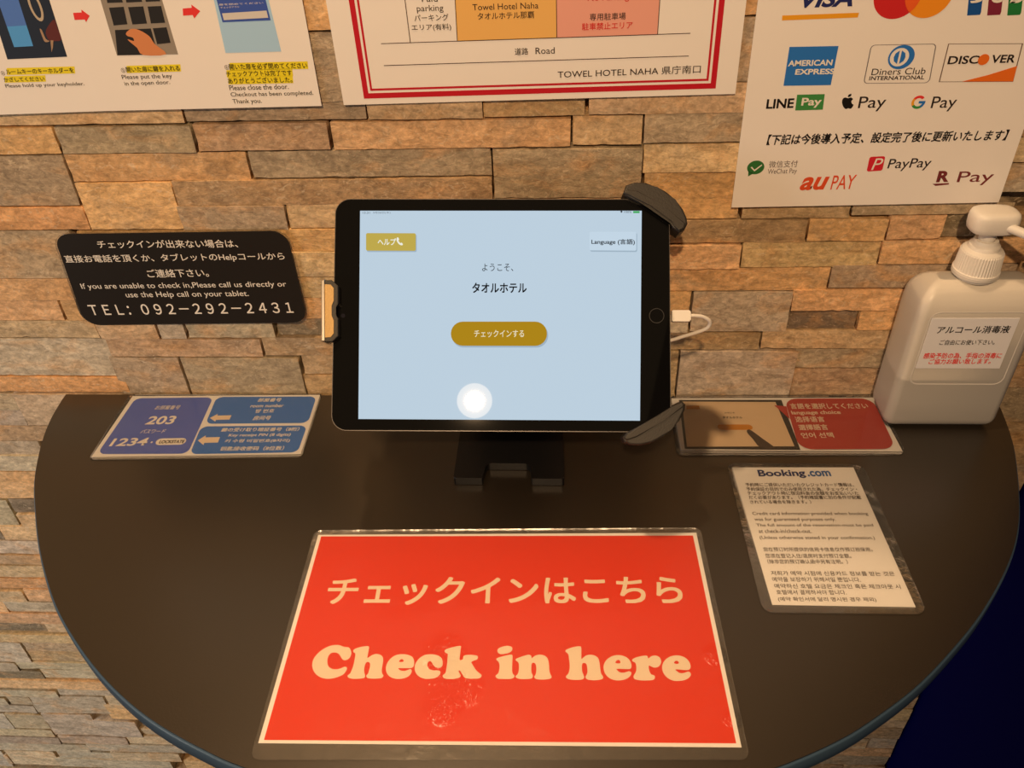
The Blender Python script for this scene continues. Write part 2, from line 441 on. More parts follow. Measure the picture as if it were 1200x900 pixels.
def build_stone_wall():
    bm = new(); cl = bm.loops.layers.float_color.new('stone_color'); sl = bm.loops.layers.float_vector.new('stone_shift')
    rects = []
    for (xl, xr, yt, yb, c) in STONES:
        xm, ym = (xl + xr) / 2, (yt + yb) / 2
        rects.append((on_wall(xl, ym).x, on_wall(xr, ym).x, on_wall(xm, yb).z, on_wall(xm, yt).z, c))
    # the rest of the wall, row by row, where the photo shows nothing of it
    X0, X1 = -1.25, 0.473
    z = 0.0
    while z < 2.4:
        hz = random.choice((0.019, 0.021, 0.024, 0.028)); a, b = z + 0.0005, z + hz - 0.0005
        cuts = sorted((r[0], r[1]) for r in rects if r[2] < b - 0.002 and r[3] > a + 0.002)
        x = X0; free = []
        for (p, q) in cuts:
            if p > x + 0.006: free.append((x, p))
            x = max(x, q)
        if x < X1: free.append((x, X1))
        for (p, q) in free:
            x = p
            while x < q - 0.004:
                e = x + random.uniform(0.05, 0.16)
                if q - e < 0.035: e = q
                e = min(e, q)
                rects.append((x + 0.0004, e - 0.0004, a, b, random.choice('ottbgywtb')))
                x = e
        z += hz
    for (x0, x1, z0, z1, c) in rects:
        x1 = min(x1, 0.473); w, h = x1 - x0, z1 - z0
        if w < 0.004 or h < 0.003: continue
        col = Vector(SHADE[c]) * 1.24 * random.uniform(0.88, 1.12)
        col = (col.x, 1.03 * col.y * random.uniform(0.96, 1.04), 1.05 * col.z * random.uniform(0.92, 1.08), 1)
        sh = Vector((random.uniform(-9, 9), random.uniform(-9, 9), random.uniform(-9, 9)))
        dep = random.uniform(0.0006, 0.0036) + (0.003 if c == 'd' else 0)
        tx, tz = random.uniform(-1, 1) * 0.0012, random.uniform(-1, 1) * 0.0012
        g = 0.00025
        step = 0.006 if z1 > 0.55 else 0.012
        nx, nz_ = max(2, int(w / step)), max(2, int(h / step))
        V = []
        for i in range(nx + 1):
            row = []
            for k in range(nz_ + 1):
                fx, fz = i / nx, k / nz_
                X, Z = x0 + g + fx * (w - 2 * g), z0 + g + fz * (h - 2 * g)
                nv = noise.noise(Vector((X * 60, Z * 110, sh.x))) * 0.0005 + noise.noise(Vector((X * 190, Z * 260, sh.y))) * 0.0003
                edge = i in (0, nx) or k in (0, nz_)
                y = dep + tx * (fx - .5) + tz * (fz - .5) + nv
                if edge:
                    ch = max(0.0, noise.noise(Vector((X * 130, Z * 130, sh.z))) - 0.15)
                    y += 0.0001 + 0.0016 * ch
                    if k == nz_: Z -= 0.0014 * ch
                    if k == 0: Z += 0.0010 * ch
                    if i == 0: X += 0.0012 * ch
                    if i == nx: X -= 0.0012 * ch
                row.append(bm.verts.new((X, max(y, 0.0), Z)))
            V.append(row)
        fs = [bm.faces.new((V[i][k], V[i + 1][k], V[i + 1][k + 1], V[i][k + 1])) for i in range(nx) for k in range(nz_)]
        ring = [V[i][0] for i in range(nx)] + [V[nx][k] for k in range(nz_)] + [V[i][nz_] for i in range(nx, 0, -1)] + [V[0][k] for k in range(nz_, 0, -1)]
        back = [bm.verts.new((v.co.x, 0.022, v.co.z)) for v in ring]
        ring = [bm.verts.new(v.co) for v in ring]
        m_ = len(ring)
        fs += [bm.faces.new((ring[(k + 1) % m_], ring[k], back[k], back[(k + 1) % m_])) for k in range(m_)]
        for f in fs:
            f.smooth = True
            for l in f.loops: l[cl] = col; l[sl] = sh
    dark = [(-1.26, 0.475, 0.018, 0.12, 0.0, 2.6)]
    n0 = len(bm.faces); bm.faces.ensure_lookup_table()
    old = set(bm.faces)
    box(bm, -1.26, 0.475, 0.016, 0.12, 0.0, 2.55)
    for f in bm.faces:
        if f not in old:
            for l in f.loops: l[cl] = (0.12, 0.085, 0.05, 1)
    me = bpy.data.meshes.new('wall_back'); bm.to_mesh(me); bm.free()
    me.materials.append(stone_material())
    o = bpy.data.objects.new('wall_back', me); COL.objects.link(o); o['kind'] = 'structure'
build_stone_wall()

bm = new(); box(bm, 0.476, 0.60, -2.2, 0.12, 0.0, 2.55)
structure('wall_right', bm, mat('navy_paint', (0.0008, 0.0016, 0.075), 0.7, spec=0.04, bump=(40, 0.3)))
bm = new(); box(bm, -3.0, 0.60, -2.6, 0.12, -0.10, 0.0)
structure('floor', bm, mat('dark_floor', (0.05, 0.038, 0.03), 0.5, bump=(30, 0.3)))

# ------------------------------------------------------------------ the counter
LEFT = [(-0.5, -0.0005), (-0.496, -0.038), (-0.487, -0.075), (-0.470, -0.120), (-0.448, -0.161), (-0.425, -0.199), (-0.401, -0.233), (-0.379, -0.260), (-0.353, -0.286), (-0.324, -0.311), (-0.293, -0.333), (-0.263, -0.350), (-0.229, -0.365), (-0.198, -0.376)]
RIGHT = [(0.128, -0.367), (0.174, -0.347), (0.206, -0.328), (0.241, -0.303), (0.280, -0.268), (0.307, -0.240), (0.334, -0.207), (0.354, -0.177), (0.369, -0.147), (0.384, -0.108), (0.398, -0.065), (0.405, -0.030), (0.409, -0.0005)]
edge = smooth_open([(x, y, 0) for x, y in LEFT + [(-0.12, -0.396), (-0.03, -0.402), (0.055, -0.392)] + RIGHT], 4)
def table_material():
    m = mat('black_laminate', (0.020, 0.015, 0.010), 0.31, spec=1.0, bump=(700, 0.05))
    return m
TOP = thing('counter_table', 'black half-round wall-mounted counter top under the tablet and laminated signs', 'table', Matrix.Translation((-0.045, -0.18, 0.982)))
bm = new(); prism(bm, [(p.x, p.y) for p in edge], 0.9825, 1.0, 0.0012, 3)
obj('tabletop', bm, table_material(), TOP)
bm = new(); rim = []
for i, p in enumerate(edge):
    t_ = (edge[min(i + 1, len(edge) - 1)] - edge[max(i - 1, 0)]).normalized(); nn = Vector((t_.y, -t_.x, 0))
    if nn.dot(p - Vector((-0.045, 0, 0))) < 0: nn = -nn
    rim.append([p + nn * o_ + Vector((0, 0, z_)) for o_, z_ in ((0.0, 0.9985), (0.0009, 0.9982), (0.0016, 0.9970), (0.0018, 0.9900), (0.0016, 0.9835), (0.0009, 0.9822), (0.0, 0.9820))])
rv = [[bm.verts.new((q.x, min(q.y, -0.0003), q.z)) for q in r] for r in rim]
for a, b in zip(rv, rv[1:]):
    for k in range(len(a) - 1): bm.faces.new((a[k], b[k], b[k + 1], a[k + 1]))
obj('edge_band', bm, mat('edge_band', (0.055, 0.105, 0.18), 0.38, spec=0.5), TOP, smooth=True, label='satin edge band, cool highlight tinted in blue-grey')  # blue base colour carries the cool highlight along the rim
for x in (-0.26, 0.17):
    bm = new()
    pts = [(-0.0005, 0.76), (-0.0005, 0.981), (-0.25, 0.981), (-0.25, 0.962), (-0.03, 0.76)]
    prism(bm, rounded(pts, [0, 0, 0, 0.008, 0.01]), x, x + 0.025)
    bm.transform(Matrix(((0, 0, 1, 0), (1, 0, 0, 0), (0, 1, 0, 0), (0, 0, 0, 1))))
    obj('bracket', bm, mat('black_steel', (0.02, 0.02, 0.02), 0.5, metal=0.6), TOP)

# ------------------------------------------------------------------ red check-in sign
GL = {}
def zg(ox, oy, s, pts): return [(ox + x / s, oy + y / s) for x, y in pts]
GL['C'] = [zg(360, 750, 12, [(420,75),(360,80),(290,100),(210,145),(140,205),(90,275),(72,350),(80,410),(110,470),(160,515),(230,545),(310,552),(390,540),(460,515),(510,490),(545,445),(562,405),(545,383),(515,385),(470,405),(410,418),(350,410),(305,380),(287,330),(287,280),(305,225),(340,190),(390,182),(435,195),(465,225),(490,270),(520,290),(560,285),(600,255),(622,195),(610,140),(585,110),(540,105),(500,95),(460,80)])]
GL['h'] = [zg(360, 750, 12, [(868,96),(800,95),(720,112),(665,135),(648,158),(655,180),(678,195),(675,240),(662,310),(645,380),(625,430),(605,475),(575,500),(570,520),(590,540),(650,552),(740,550),(800,540),(815,520),(812,490),(803,450),(805,400),(820,340),(845,315),(870,318),(885,340),(882,390),(868,440),(855,480),(835,500),(835,525),(865,545),(960,550),(1040,542),(1068,522),(1072,500),(1055,475),(1050,430),(1060,360),(1070,290),(1060,240),(1020,210),(960,203),(910,220),(870,245),(848,258),(855,210),(865,150)])]
GL['e'] = [zg(445, 750, 12, [(330,205),(250,212),(180,245),(125,300),(95,360),(88,420),(105,480),(150,525),(220,550),(300,552),(370,535),(420,505),(448,460),(450,430),(430,415),(400,425),(360,438),(320,440),(285,428),(262,405),(300,402),(380,402),(440,400),(475,380),(485,330),(480,280),(455,240),(400,215)]),
           zg(445, 750, 12, [(308,275),(285,288),(272,308),(290,315),(325,313),(338,303),(330,283)])]
GL['c'] = [zg(445, 750, 12, [(700,207),(640,215),(580,245),(530,295),(500,350),(492,410),(510,470),(555,520),(630,550),(710,552),(780,540),(830,510),(855,470),(845,440),(810,432),(750,432),(700,415),(675,380),(672,340),(690,310),(715,305),(735,325),(755,360),(790,390),(840,398),(880,370),(885,310),(865,255),(810,220),(750,208)])]
GL['k'] = [zg(510, 750, 16.367, [(495,125),(430,125),(340,145),(250,170),(190,200),(180,225),(200,255),(240,275),(238,350),(230,450),(215,560),(195,640),(150,680),(148,715),(180,745),(280,758),(400,750),(470,725),(490,690),(465,640),(450,600),(470,590),(500,630),(530,680),(560,725),(620,748),(740,750),(840,745),(885,710),(885,675),(840,635),(790,590),(740,520),(700,450),(695,430),(740,405),(800,385),(822,345),(805,310),(750,298),(640,292),(560,305),(540,330),(535,370),(510,390),(475,392),(470,360),(480,270),(490,180)])]
GL['i'] = [zg(570, 750, 12, [(290,88),(230,98),(180,118),(155,150),(165,185),(205,205),(260,200),(320,185),(358,155),(365,120),(340,95)]),
           zg(570, 750, 12, [(350,212),(290,220),(210,240),(150,262),(142,285),(175,320),(185,370),(180,430),(165,475),(135,500),(132,525),(165,550),(260,555),(350,552),(390,530),(395,505),(370,475),(362,420),(365,320),(368,230)])]
GL['n'] = [zg(570, 750, 12, [(600,213),(540,225),(470,248),(420,270),(412,292),(450,325),(458,380),(452,450),(435,490),(410,515),(425,540),(480,555),(560,556),(630,548),(652,525),(650,495),(635,460),(632,390),(640,335),(665,325),(690,345),(702,395),(700,450),(690,495),(672,520),(690,550),(760,563),(850,560),(905,545),(918,520),(900,485),(885,430),(880,350),(865,275),(825,230),(760,212),(700,220),(660,245),(638,262),(632,232)])]
GL['h2'] = [zg(655, 750, 12, [(300,97),(240,98),(160,118),(100,145),(92,170),(130,205),(140,260),(150,340),(148,420),(130,480),(102,510),(105,540),(160,562),(250,568),(330,560),(355,530),(345,495),(328,450),(322,380),(330,340),(355,328),(385,345),(398,400),(400,460),(385,500),(372,525),(395,558),(470,572),(560,568),(615,550),(620,520),(595,480),(582,420),(570,320),(550,260),(505,225),(440,213),(380,225),(340,255),(318,272),(315,200),(315,120)])]
GL['e2'] = [zg(655, 750, 12, [(830,218),(750,232),(680,275),(635,340),(628,410),(650,480),(700,535),(770,568),(850,575),(930,560),(990,525),(1018,480),(1010,455),(985,445),(950,455),(910,465),(865,462),(830,442),(810,415),(860,412),(940,415),(1000,412),(1020,380),(1010,320),(965,260),(900,228)]),
            zg(655, 750, 12, [(830,287),(805,300),(795,325),(825,335),(860,330),(862,310),(850,292)])]
GL['r'] = [zg(720, 750, 12, [(440,225),(380,232),(300,252),(252,280),(255,305),(295,330),(308,390),(302,450),(280,490),(268,520),(285,555),(360,573),(460,575),(540,568),(568,540),(560,505),(515,485),(492,440),(482,390),(490,365),(520,380),(570,395),(620,380),(652,335),(655,290),(630,245),(580,225),(530,230),(490,255),(475,265),(465,235)])]
GL['e3'] = [zg(720, 750, 12, [(860,222),(780,240),(715,285),(675,350),(672,420),(700,490),(755,545),(830,578),(910,582),(990,568),(1050,535),(1075,495),(1065,465),(1040,450),(1005,460),(960,472),(915,468),(880,445),(858,422),(900,420),(980,428),(1045,425),(1070,390),(1060,330),(1010,265),(935,230)]),
            zg(720, 750, 12, [(870,298),(848,308),(838,330),(870,342),(900,338),(905,322),(890,303)])]

def laminated(name, label, cat, kind, paper, pouch, rad, lift=0.0004):
    s = Sheet(name, label, cat, plane_on(kind, *paper, lift=lift))
    s.base = 0.0003
    s.slab('paper', PAPER, s.px(paper), 0.0, 0.0003)
    s.pouch = (s.px(pouch), rad)
    return s
def seal(s, height=0.0008, film=None):
    s.slab('laminate_film', film or FILM, s.pouch[0], -0.0002, height, r=s.pouch[1], label='clear glossy laminate film')

RED = mat('ink_signal_red', (0.71, 0.034, 0.003), 0.5, spec=0.3)
CREAM = ink('cream', 232, 216, 194)
s = laminated('check_in_sign', 'large red laminated check-in sign lying at the front of the counter', 'sign', 'table',
              [(373, 627), (816, 624.5), (869, 876), (302.7, 871)], [(369, 622), (820.6, 619), (879, 891), (293, 891)], 0.006)
s.ppx('red_panel', RED, [[(376.5, 629), (812, 628), (862.7, 871.5), (309.5, 867.5)]], 1)
s.lettering(CREAM, [('チェックインはこちら', 381, 709, 801, 708, 677)], 2, bold=0.022)
s.outlines('rounded_lettering', CREAM, [smooth_closed(s.px(p)) for g in GL.values() for p in g], 2)
ck = [(*s.p.hit(*p), r) for p, r in (((522, 768), 0.020), ((535, 800), 0.024), ((518, 828), 0.016), ((838, 768), 0.010), ((858, 842), 0.008))]
seal(s, film=film_material('crinkled_film', ck, 0.21))

# ------------------------------------------------------------------ blue room number card
BLUE1 = ink('violet_blue', 92, 116, 206); BLUE2 = ink('steel_blue', 66, 126, 208)
s = laminated('room_number_card', 'blue laminated card with 203 and 1234 on the left of the counter', 'sign', 'table',
              [(155.5, 464.5), (375, 463), (352.5, 532.5), (107, 536)], [(152, 463), (377.5, 461.8), (354, 535.5), (104, 539)], 0.004)
s.ppx('blue_panel', BLUE1, [[(159, 467), (250, 466), (220, 532), (114, 532.5)]], 1, r=0.007)
s.ppx('blue_panel', BLUE2, [[(254, 465.5), (371, 465), (361, 496), (241, 497)]], 1, r=0.007)
s.ppx('blue_panel', BLUE2, [[(236, 500), (360, 499), (349, 530.5), (222.5, 532.5)]], 1, r=0.007)
s.lettering(WHITE, [('お部屋番号', 181, 480.5, 210, 480, 475.5), ('パスワード', 164, 508.5, 193, 508, 503.5)], 2, bold=0.01, shear=0.15)
s.lettering(WHITE, [('203', 169.5, 498, 203, 497.5, 488), ('1234', 127.5, 523.5, 171, 522.5, 513.8), ('・', 176.5, 519.5, 178.5, 519.5, 518)], 2, bold=0.025, shear=0.1)
s.ppx('badge', WHITE, [[(185, 514.3), (220, 513.8), (216, 521.5), (181, 522)]], 2, r=0.006)
s.lettering(BLACK, [('LOCKSTATE', 186, 520.2, 215.5, 519.8, 516.2)], 3, bold=0.03, shear=0.1)
s.lettering(WHITE, [('部屋番号', 302, 471.3, 329, 471, 467), ('room number', 293, 478, 332, 477.5, 474), ('방 번호', 299, 484.3, 320.5, 484, 479.8), ('房间号', 296, 492.8, 316.5, 492.5, 487.8)], 2, bold=0.02, shear=0.1)
s.lettering(WHITE, [('鍵の受け取り暗証番号（8桁）', 258.7, 506.5, 350, 505.5, 501.5), ('Key receipt PIN (8 digits)', 267, 513, 340, 512, 508.4), ('키 수령 비밀번호(8자리)', 262.7, 519.7, 339, 519, 515), ('钥匙接收密码（8位数）', 257.7, 528.8, 332, 528, 523.5)], 2, bold=0.02, shear=0.1)
arrow = lambda x0, x1, y0, y1: [(x0, (y0 + y1) / 2 + .3), (x0 + (x1 - x0) * .38, y0), (x0 + (x1 - x0) * .36, y0 + (y1 - y0) * .22), (x1 + 1, y0 + (y1 - y0) * .18), (x1 - 1.5, y0 + (y1 - y0) * .74), (x0 + (x1 - x0) * .30, y0 + (y1 - y0) * .78), (x0 + (x1 - x0) * .26, y1)]
s.ppx('arrow', CREAM, [arrow(246, 270.5, 485.5, 494.5)], 2)
s.ppx('arrow', CREAM, [arrow(232, 257, 510.5, 522)], 2)
seal(s)

# ------------------------------------------------------------------ language choice card
BRICK = ink('brick_red', 184, 62, 52)
s = laminated('language_card', 'red and white laminated language choice card between tablet and bottle', 'sign', 'table',
              [(787, 467), (1024, 466), (1058, 529.5), (798.5, 528)], [(784, 464.5), (1028, 463), (1062, 533), (793, 534)], 0.007)
s.ppx('photo', ink('photo_dark', 45, 40, 36), [[(795.5, 469), (915.6, 469), (938, 527.7), (802.5, 526.5)]], 1, label='printed photo of a tablet screen')
s.ppx('photo_screen', ink('photo_screen', 222, 200, 168), [[(799, 471), (908.6, 471.5), (931, 523.5), (805, 524)]], 2)
AMBER = ink('amber', 205, 140, 30)
s.ppx('photo_button', AMBER, [[(804, 476), (819, 476), (820.5, 480), (804.5, 480)]], 3)
s.ppx('photo_button', AMBER, [[(839.5, 498), (880.5, 498), (883, 504.3), (842, 504.3)]], 3, r=0.004)
s.lettering(BLACK, [('タオルホテル', 847, 491, 870, 491, 488.5), ('ようこそ', 849, 485, 861, 485, 483.6)], 3, bold=0.02)
s.ppx('photo_pen', ink('pen', 70, 58, 50), [smooth_closed([(875, 505.5), (877, 504), (881, 505.5), (894, 515), (908, 526), (891, 525), (882, 515), (876.5, 509)], 3)], 4)
s.shape('speech_bubble', BRICK, [rounded(s.px([(919, 468), (1022, 467.5), (1050, 526.8), (936.6, 527.3)]), 0.012), s.px([(907, 475.5), (925.5, 492), (921.5, 477)])], 5)
s.lettering(CREAM, [('言語を選択してください', 927, 480, 1018, 479.5, 473.5), ('language choice', 928.5, 487.8, 986, 487.2, 482), ('选择语言', 933, 495.5, 967, 495.2, 489), ('選擇語言', 937, 505, 971, 504.5, 498.3), ('언어 선택', 940, 514.3, 977.5, 513.8, 507.8)], 6, bold=0.02)
seal(s, 0.0011)

# ------------------------------------------------------------------ booking payment notice
s = laminated('payment_policy_card', 'upright cream laminated card of small print on the right side of the counter', 'sign', 'table',
              [(858, 548), (1000, 548), (1073, 711.7), (905, 709)], [(851.5, 543), (1011, 545), (1087, 720), (894, 718)], 0.008)
s.lettering(ink('navy', 18, 50, 110), [('Booking', 890, 561, 945.5, 560.5, 550.8)], 1, bold=0.03)
s.lettering(ink('bright_blue', 20, 100, 170), [('.com', 947, 558.8, 974.5, 558.5, 552.2)], 1, bold=0.03)
TXT = ink('text_brown', 62, 46, 36)
s.lettering(TXT, [('予約時にご提供いただいたクレジットカード情報は、', 874, 570.6, 1001, 570.6, 566.3), ('予約保証の目的でのみ使用された為、チェックイン・', 875, 575.8, 1005, 575.8, 571.5), ('チェックアウト時に宿泊料金の全額をお支払いいた', 876.4, 580.5, 1006.6, 580.5, 576.2), ('だく必要があります。（予約確認書に別の条件が記載', 878, 585.4, 1009.6, 585.4, 581), ('されている場合を除きます。）', 879.6, 590.8, 951, 590.6, 586.4)], 1, bold=0.012)
s.lettering(TXT, [('Credit card information provided when booking', 882.4, 605, 1018, 605, 600.2), ('was for guaranteed purposes only.', 884.6, 611.8, 980, 611.8, 607), ('The full amount of the reservation must be paid', 887, 618.4, 1024, 618.4, 614), ('at check-in/check-out.', 889.4, 625, 951.4, 625, 620.5), ('(Unless otherwise stated in your confirmation.)', 891, 633.3, 1026, 633.6, 628.4)], 1, bold=0.012)
s.lettering(TXT, [('您在预订时所提供的信用卡信息仅作预订担保用。', 895, 646.6, 1023, 646.8, 641.8), ('您须在登记入住/退房时支付预订全额。', 897.4, 654.2, 998, 654.4, 649.2), ('（除非您的预订确认函中另有注明。）', 900, 661, 994, 661.2, 656)], 1, bold=0.006)
s.lettering(TXT, [('저희가 예약 시점에 신용카드 정보를 받는 것은', 904, 674.6, 1049, 675.4, 669.8), ('예약을 보장하기 위해서일 뿐입니다.', 905.6, 682, 1009, 682.4, 676.8), ('예약하신 호텔 요금은 체크인 혹은 체크아웃 시', 908, 689.8, 1056, 690.6, 684.8), ('호텔에서 결제하셔야 합니다.', 910.4, 697, 992.4, 697.4, 691.8), ('(예약 확인서에 달리 명시된 경우 제외)', 912.4, 705.6, 1027.6, 706.2, 700.2)], 1, bold=0.006)
seal(s)

# ------------------------------------------------------------------ black telephone sign on the wall
WALL_LIFT = 0.0012
s = Sheet('telephone_sign', 'black rounded help sign with white telephone number on the stone wall', 'sign', plane_on('wall', (63, 274), (336, 270), (361.5, 377), (100.5, 380), lift=WALL_LIFT))
q = [(63, 274), (336, 270), (361.5, 377), (100.5, 380)]
s.slab('laminate_film', FILM, [p * 1.0 + p.normalized() * 0.0022 for p in s.px(q)], 0.0, 0.0006, r=0.0155, label='clear laminate edge')
s.slab('panel', mat('black_card', (0.018, 0.015, 0.013), 0.32, spec=0.5), s.px(q), 0.0004, 0.0012, r=0.014)
s.base = 0.0012
s.lettering(WHITE, [('チェックインが出来ない場合は、', 116.6, 290.2, 280, 289.2, 280.4), ('直接お電話を頂くか、タブレットのHelpコールから', 79, 308.3, 334.8, 304.8, 296.5), ('ご連絡下さい。', 174.7, 324.4, 246, 323.4, 314.5)], 1, bold=0.008)
s.lettering(WHITE, [('If you are unable to check in,Please call us directly or', 97.6, 339.6, 337, 336.8, 330), ('use the Help call on your tablet.', 149.7, 349.6, 293, 348, 340.5)], 1, bold=0.008)
s.lettering(WHITE, [('ＴＥＬ：０９２－２９２－２４３１', 108, 368.4, 344.7, 365.6, 355)], 1, bold=0.012)

# ------------------------------------------------------------------ posters on the wall
def poster(name, label, plane_corners, size, lift, m=PAPER_MATT):
    """Paper whose lower part the photo shows; size from its lower left corner, (width, height)."""
    pl = plane_on('wall', *plane_corners, lift=lift)
    BLw, BRw = on_wall(*plane_corners[3], -lift), on_wall(*plane_corners[2], -lift)
    pl = Plane(pl.o, (BRw - BLw), (0, 0, 1))
    s = Sheet(name, label, 'poster', pl)
    bl = pl.hit(*plane_corners[3])
    s.rect = (bl.x, bl.y, bl.x + size[0], bl.y + size[1])
    x0, y0, x1, y1 = s.rect
    s.slab('paper', m, [(x0, y0), (x1, y0), (x1, y1), (x0, y1)], 0.0, 0.0003)
    s.base = 0.0003
    return s
YELLOW = ink('highlighter', 238, 222, 40); ARROW = ink('arrow_red', 232, 60, 58)
def caption(s, m, groups, layer=2):
    s.lettering(m, groups, layer, bold=0.012)
def highlight(s, lines, layer=1):
    for (_, xl, yl, xr, yr, yt) in lines:
        s.ppx('highlight', YELLOW, [[(xl - .5, yt - 1.2 + (yl - yr) / 2), (xr, yt - 1.2 - (yl - yr) / 2), (xr + 1, yr + 1), (xl, yl + 1)]], layer)

# left-hand step sheet with the locker photo
s = poster('checkout_step_sheet', 'leftmost white instruction sheet on the wall with a dark blue locker photo', [(-88, 10), (86.5, 3), (122.5, 130), (-62, 136.5)], (0.1475, 0.175), 0.0012)
s.ppx('photo', ink('locker_night', 34, 44, 62), [[(-25, -40), (44, -45), (79, 66.3), (9, 69.4)]], 1, label='printed photo of a locker panel')
s.ppx('photo_screen', ink('screen_violet', 82, 126, 212), [[(-3, -2), (21.5, -2), (31.5, 29.5), (8.5, 31)]], 2)
s.ppx('photo_screen', ink('screen_cyan', 84, 164, 240), [[(8.5, 31), (31.5, 29.5), (39.3, 53.8), (17, 55)]], 2)
c = s.p.hit(41.8, 7); s.outlines('photo_numeral', ink('numeral', 190, 176, 156), [ell(c, .0046, .0105), ell(c, .0029, .0082)], 2)
s.ppx('photo_hand', ink('glove_maroon', 96, 44, 44), [smooth_closed([(53.8, 38), (57.4, 29.3), (64, 22.6), (68, 33), (72.3, 46), (66, 48), (58, 47.2)], 3)], 2)
s.ppx('photo_key', ink('key_tan', 168, 140, 116), [[(59.5, 47), (63, 47), (62.5, 55), (61, 61)], smooth_closed([(47, 34), (49.5, 35), (54, 45), (58.5, 48), (53.5, 49), (50.5, 44)], 3)], 3)
hl = [('ルームキーのキーホルダーを', 8.5, 86.8, 87.5, 84.8, 79.8), ('かざしてください', 5.8, 95.8, 53.2, 94.5, 89.8)]
highlight(s, hl); caption(s, BLACK, hl + [('④', 2.5, 88, 7, 88, 83), ('Please hold up your keyholder.', 8, 103.8, 100, 101, 97)])

# folded sheet with the hand and the screen
s = poster('checkout_step_sheet', 'white instruction sheet with two red arrows and a hand opening a locker', [(88, 10), (357, 8), (377, 124), (121, 130)], (0.1745, 0.175), 0.0018)
s.ppx('arrow', ARROW, [zg(0, 0, 8.185, [(703, 122), (785, 118), (782, 90), (862, 150), (828, 212), (815, 186), (718, 190)])], 1)
s.ppx('arrow', ARROW, [zg(100, 0, 4.286, [(490, 42), (535, 38), (533, 22), (578, 55), (548, 92), (540, 75), (492, 78)])], 1)
s.ppx('photo', ink('locker_grey', 150, 142, 132), [zg(100, 0, 4.286, [(42, -120), (350, -124), (467, 272), (160, 278)])], 1, label='printed photo of grey lockers and a hand')
z2 = lambda p: zg(100, 0, 4.286, p)
s.ppx('photo_doors', ink('locker_dark', 38, 37, 38), [z2([(120, 38), (194, 33), (213, 121), (144, 127)]), z2([(216, 35), (292, 31), (311, 117), (238, 122)]), z2([(314, 32), (382, 29), (402, 113), (331, 117)]),
    z2([(95, -70), (166, -72), (190, 11), (112, 14)]), z2([(188, -72), (262, -74), (287, 8), (208, 12)]), z2([(286, -75), (352, -77), (378, 5), (305, 8)]), z2([(150, 150), (330, 142), (352, 222), (380, 272), (163, 277)]), z2([(340, 141), (409, 136), (430, 214), (362, 221)])], 2)
s.ppx('photo_hand', ink('skin', 214, 140, 92), [smooth_closed(z2([(206, 165), (232, 144), (272, 150), (322, 180), (350, 220), (408, 271), (292, 275), (262, 240), (222, 206), (216, 196), (245, 205), (240, 188), (214, 180)]), 3)], 3)
s.ppx('photo', ink('pale_screen', 172, 214, 250), [z2([(622, -110), (893, -115), (985, 258), (705, 265)])], 1, label='printed photo of a blue screen dialog')
s.ppx('photo_dialog', ink('dialog_blue', 62, 92, 184), [z2([(632, -110), (878, -116), (932, 101), (690, 111)])], 2)
s.ppx('photo_button', ink('dialog_white', 214, 212, 210), [z2([(688, 66), (911, 52), (920, 88), (697, 100)])], 3)
s.lettering(WHITE, [('扉を閉めてください', 257, 6.4, 309, 4, 3.0), ('チェックアウト', 259, 9.6, 281, 8.8, 7.2)], 3)
hl = [('開いた扉に鍵を入れる', 149, 84.5, 211.5, 82.6, 77.2), ('開いた扉を必ず閉めてください', 269.5, 81.4, 360.5, 79.6, 73.8), ('チェックアウトは完了です', 266, 89.6, 342.6, 88, 82.4), ('ありがとうございました。', 268, 97.8, 343, 96.2, 90.4)]
highlight(s, hl)
caption(s, BLACK, hl + [('⑤', 143, 85, 148, 85, 79.5), ('⑥', 264, 81.5, 269, 81.5, 76)])
caption(s, BLACK, [('Please put the key', 144.3, 94, 202.7, 92.5, 86.8), ('in the open door.', 147.4, 101.4, 200.3, 99.6, 94.4), ('Please close the door.', 269.6, 105.6, 338.7, 104, 99), ('Checkout has been completed.', 271.5, 114.4, 367.8, 112.4, 107), ('Thank you.', 273.8, 122.6, 307.6, 121.8, 115.6)])

# parking map poster
s = poster('parking_map_poster', 'red-bordered parking map poster on the wall above the tablet', [(384.6, 10), (873.3, 10), (858, 110), (403, 123)], (0.297, 0.21), 0.0012)
x0, y0, x1, y1 = s.rect
o = s.p.hit(426.7, 115.4); e = s.p.hit(838.5, 103.5); bx0, bx1, by0, by1 = o.x, e.x, (o.y + e.y) / 2, y1 - 0.008
frame = lambda d, w: [[(bx0 + d, by0 + d), (bx1 - d, by0 + d), (bx1 - d, by1 - d), (bx0 + d, by1 - d)], [(bx0 + d + w, by0 + d + w), (bx1 - d - w, by0 + d + w), (bx1 - d - w, by1 - d - w), (bx0 + d + w, by1 - d - w)]]
CRIM = ink('crimson', 196, 26, 44)
s.outlines('border', CRIM, frame(0, 0.0040), 1)
s.outlines('border', CRIM, frame(0.0058, 0.0016), 1)
s.ppx('map_block', ink('sand', 240, 190, 110), [[(531, -40), (651.5, -42), (652.5, 44), (536, 48)]], 1)
s.ppx('map_block', ink('rose', 238, 172, 156), [[(651.5, -42), (776, -45), (770.5, 40.5), (652.5, 44)]], 1)
seg = lambda a, b, w=0.45, vert=False: [(a[0] - w, a[1]), (a[0] + w, a[1]), (b[0] + w, b[1]), (b[0] - w, b[1])] if vert else [(a[0], a[1] - w), (b[0], b[1] - w), (b[0], b[1] + w), (a[0], a[1] + w)]
s.ppx('map_lines', ink('line', 70, 48, 40), [seg((446.7, 51), (809, 38.8)), seg((450, 76.7), (807, 65.4)), seg((469, -45), (481, 50), .45, True), seg((531, -45), (536, 48), .45, True), seg((651.5, -45), (652.5, 44), .45, True), seg((776, -45), (770.5, 40), .45, True)], 2)
TX = ink('map_text', 52, 40, 36)
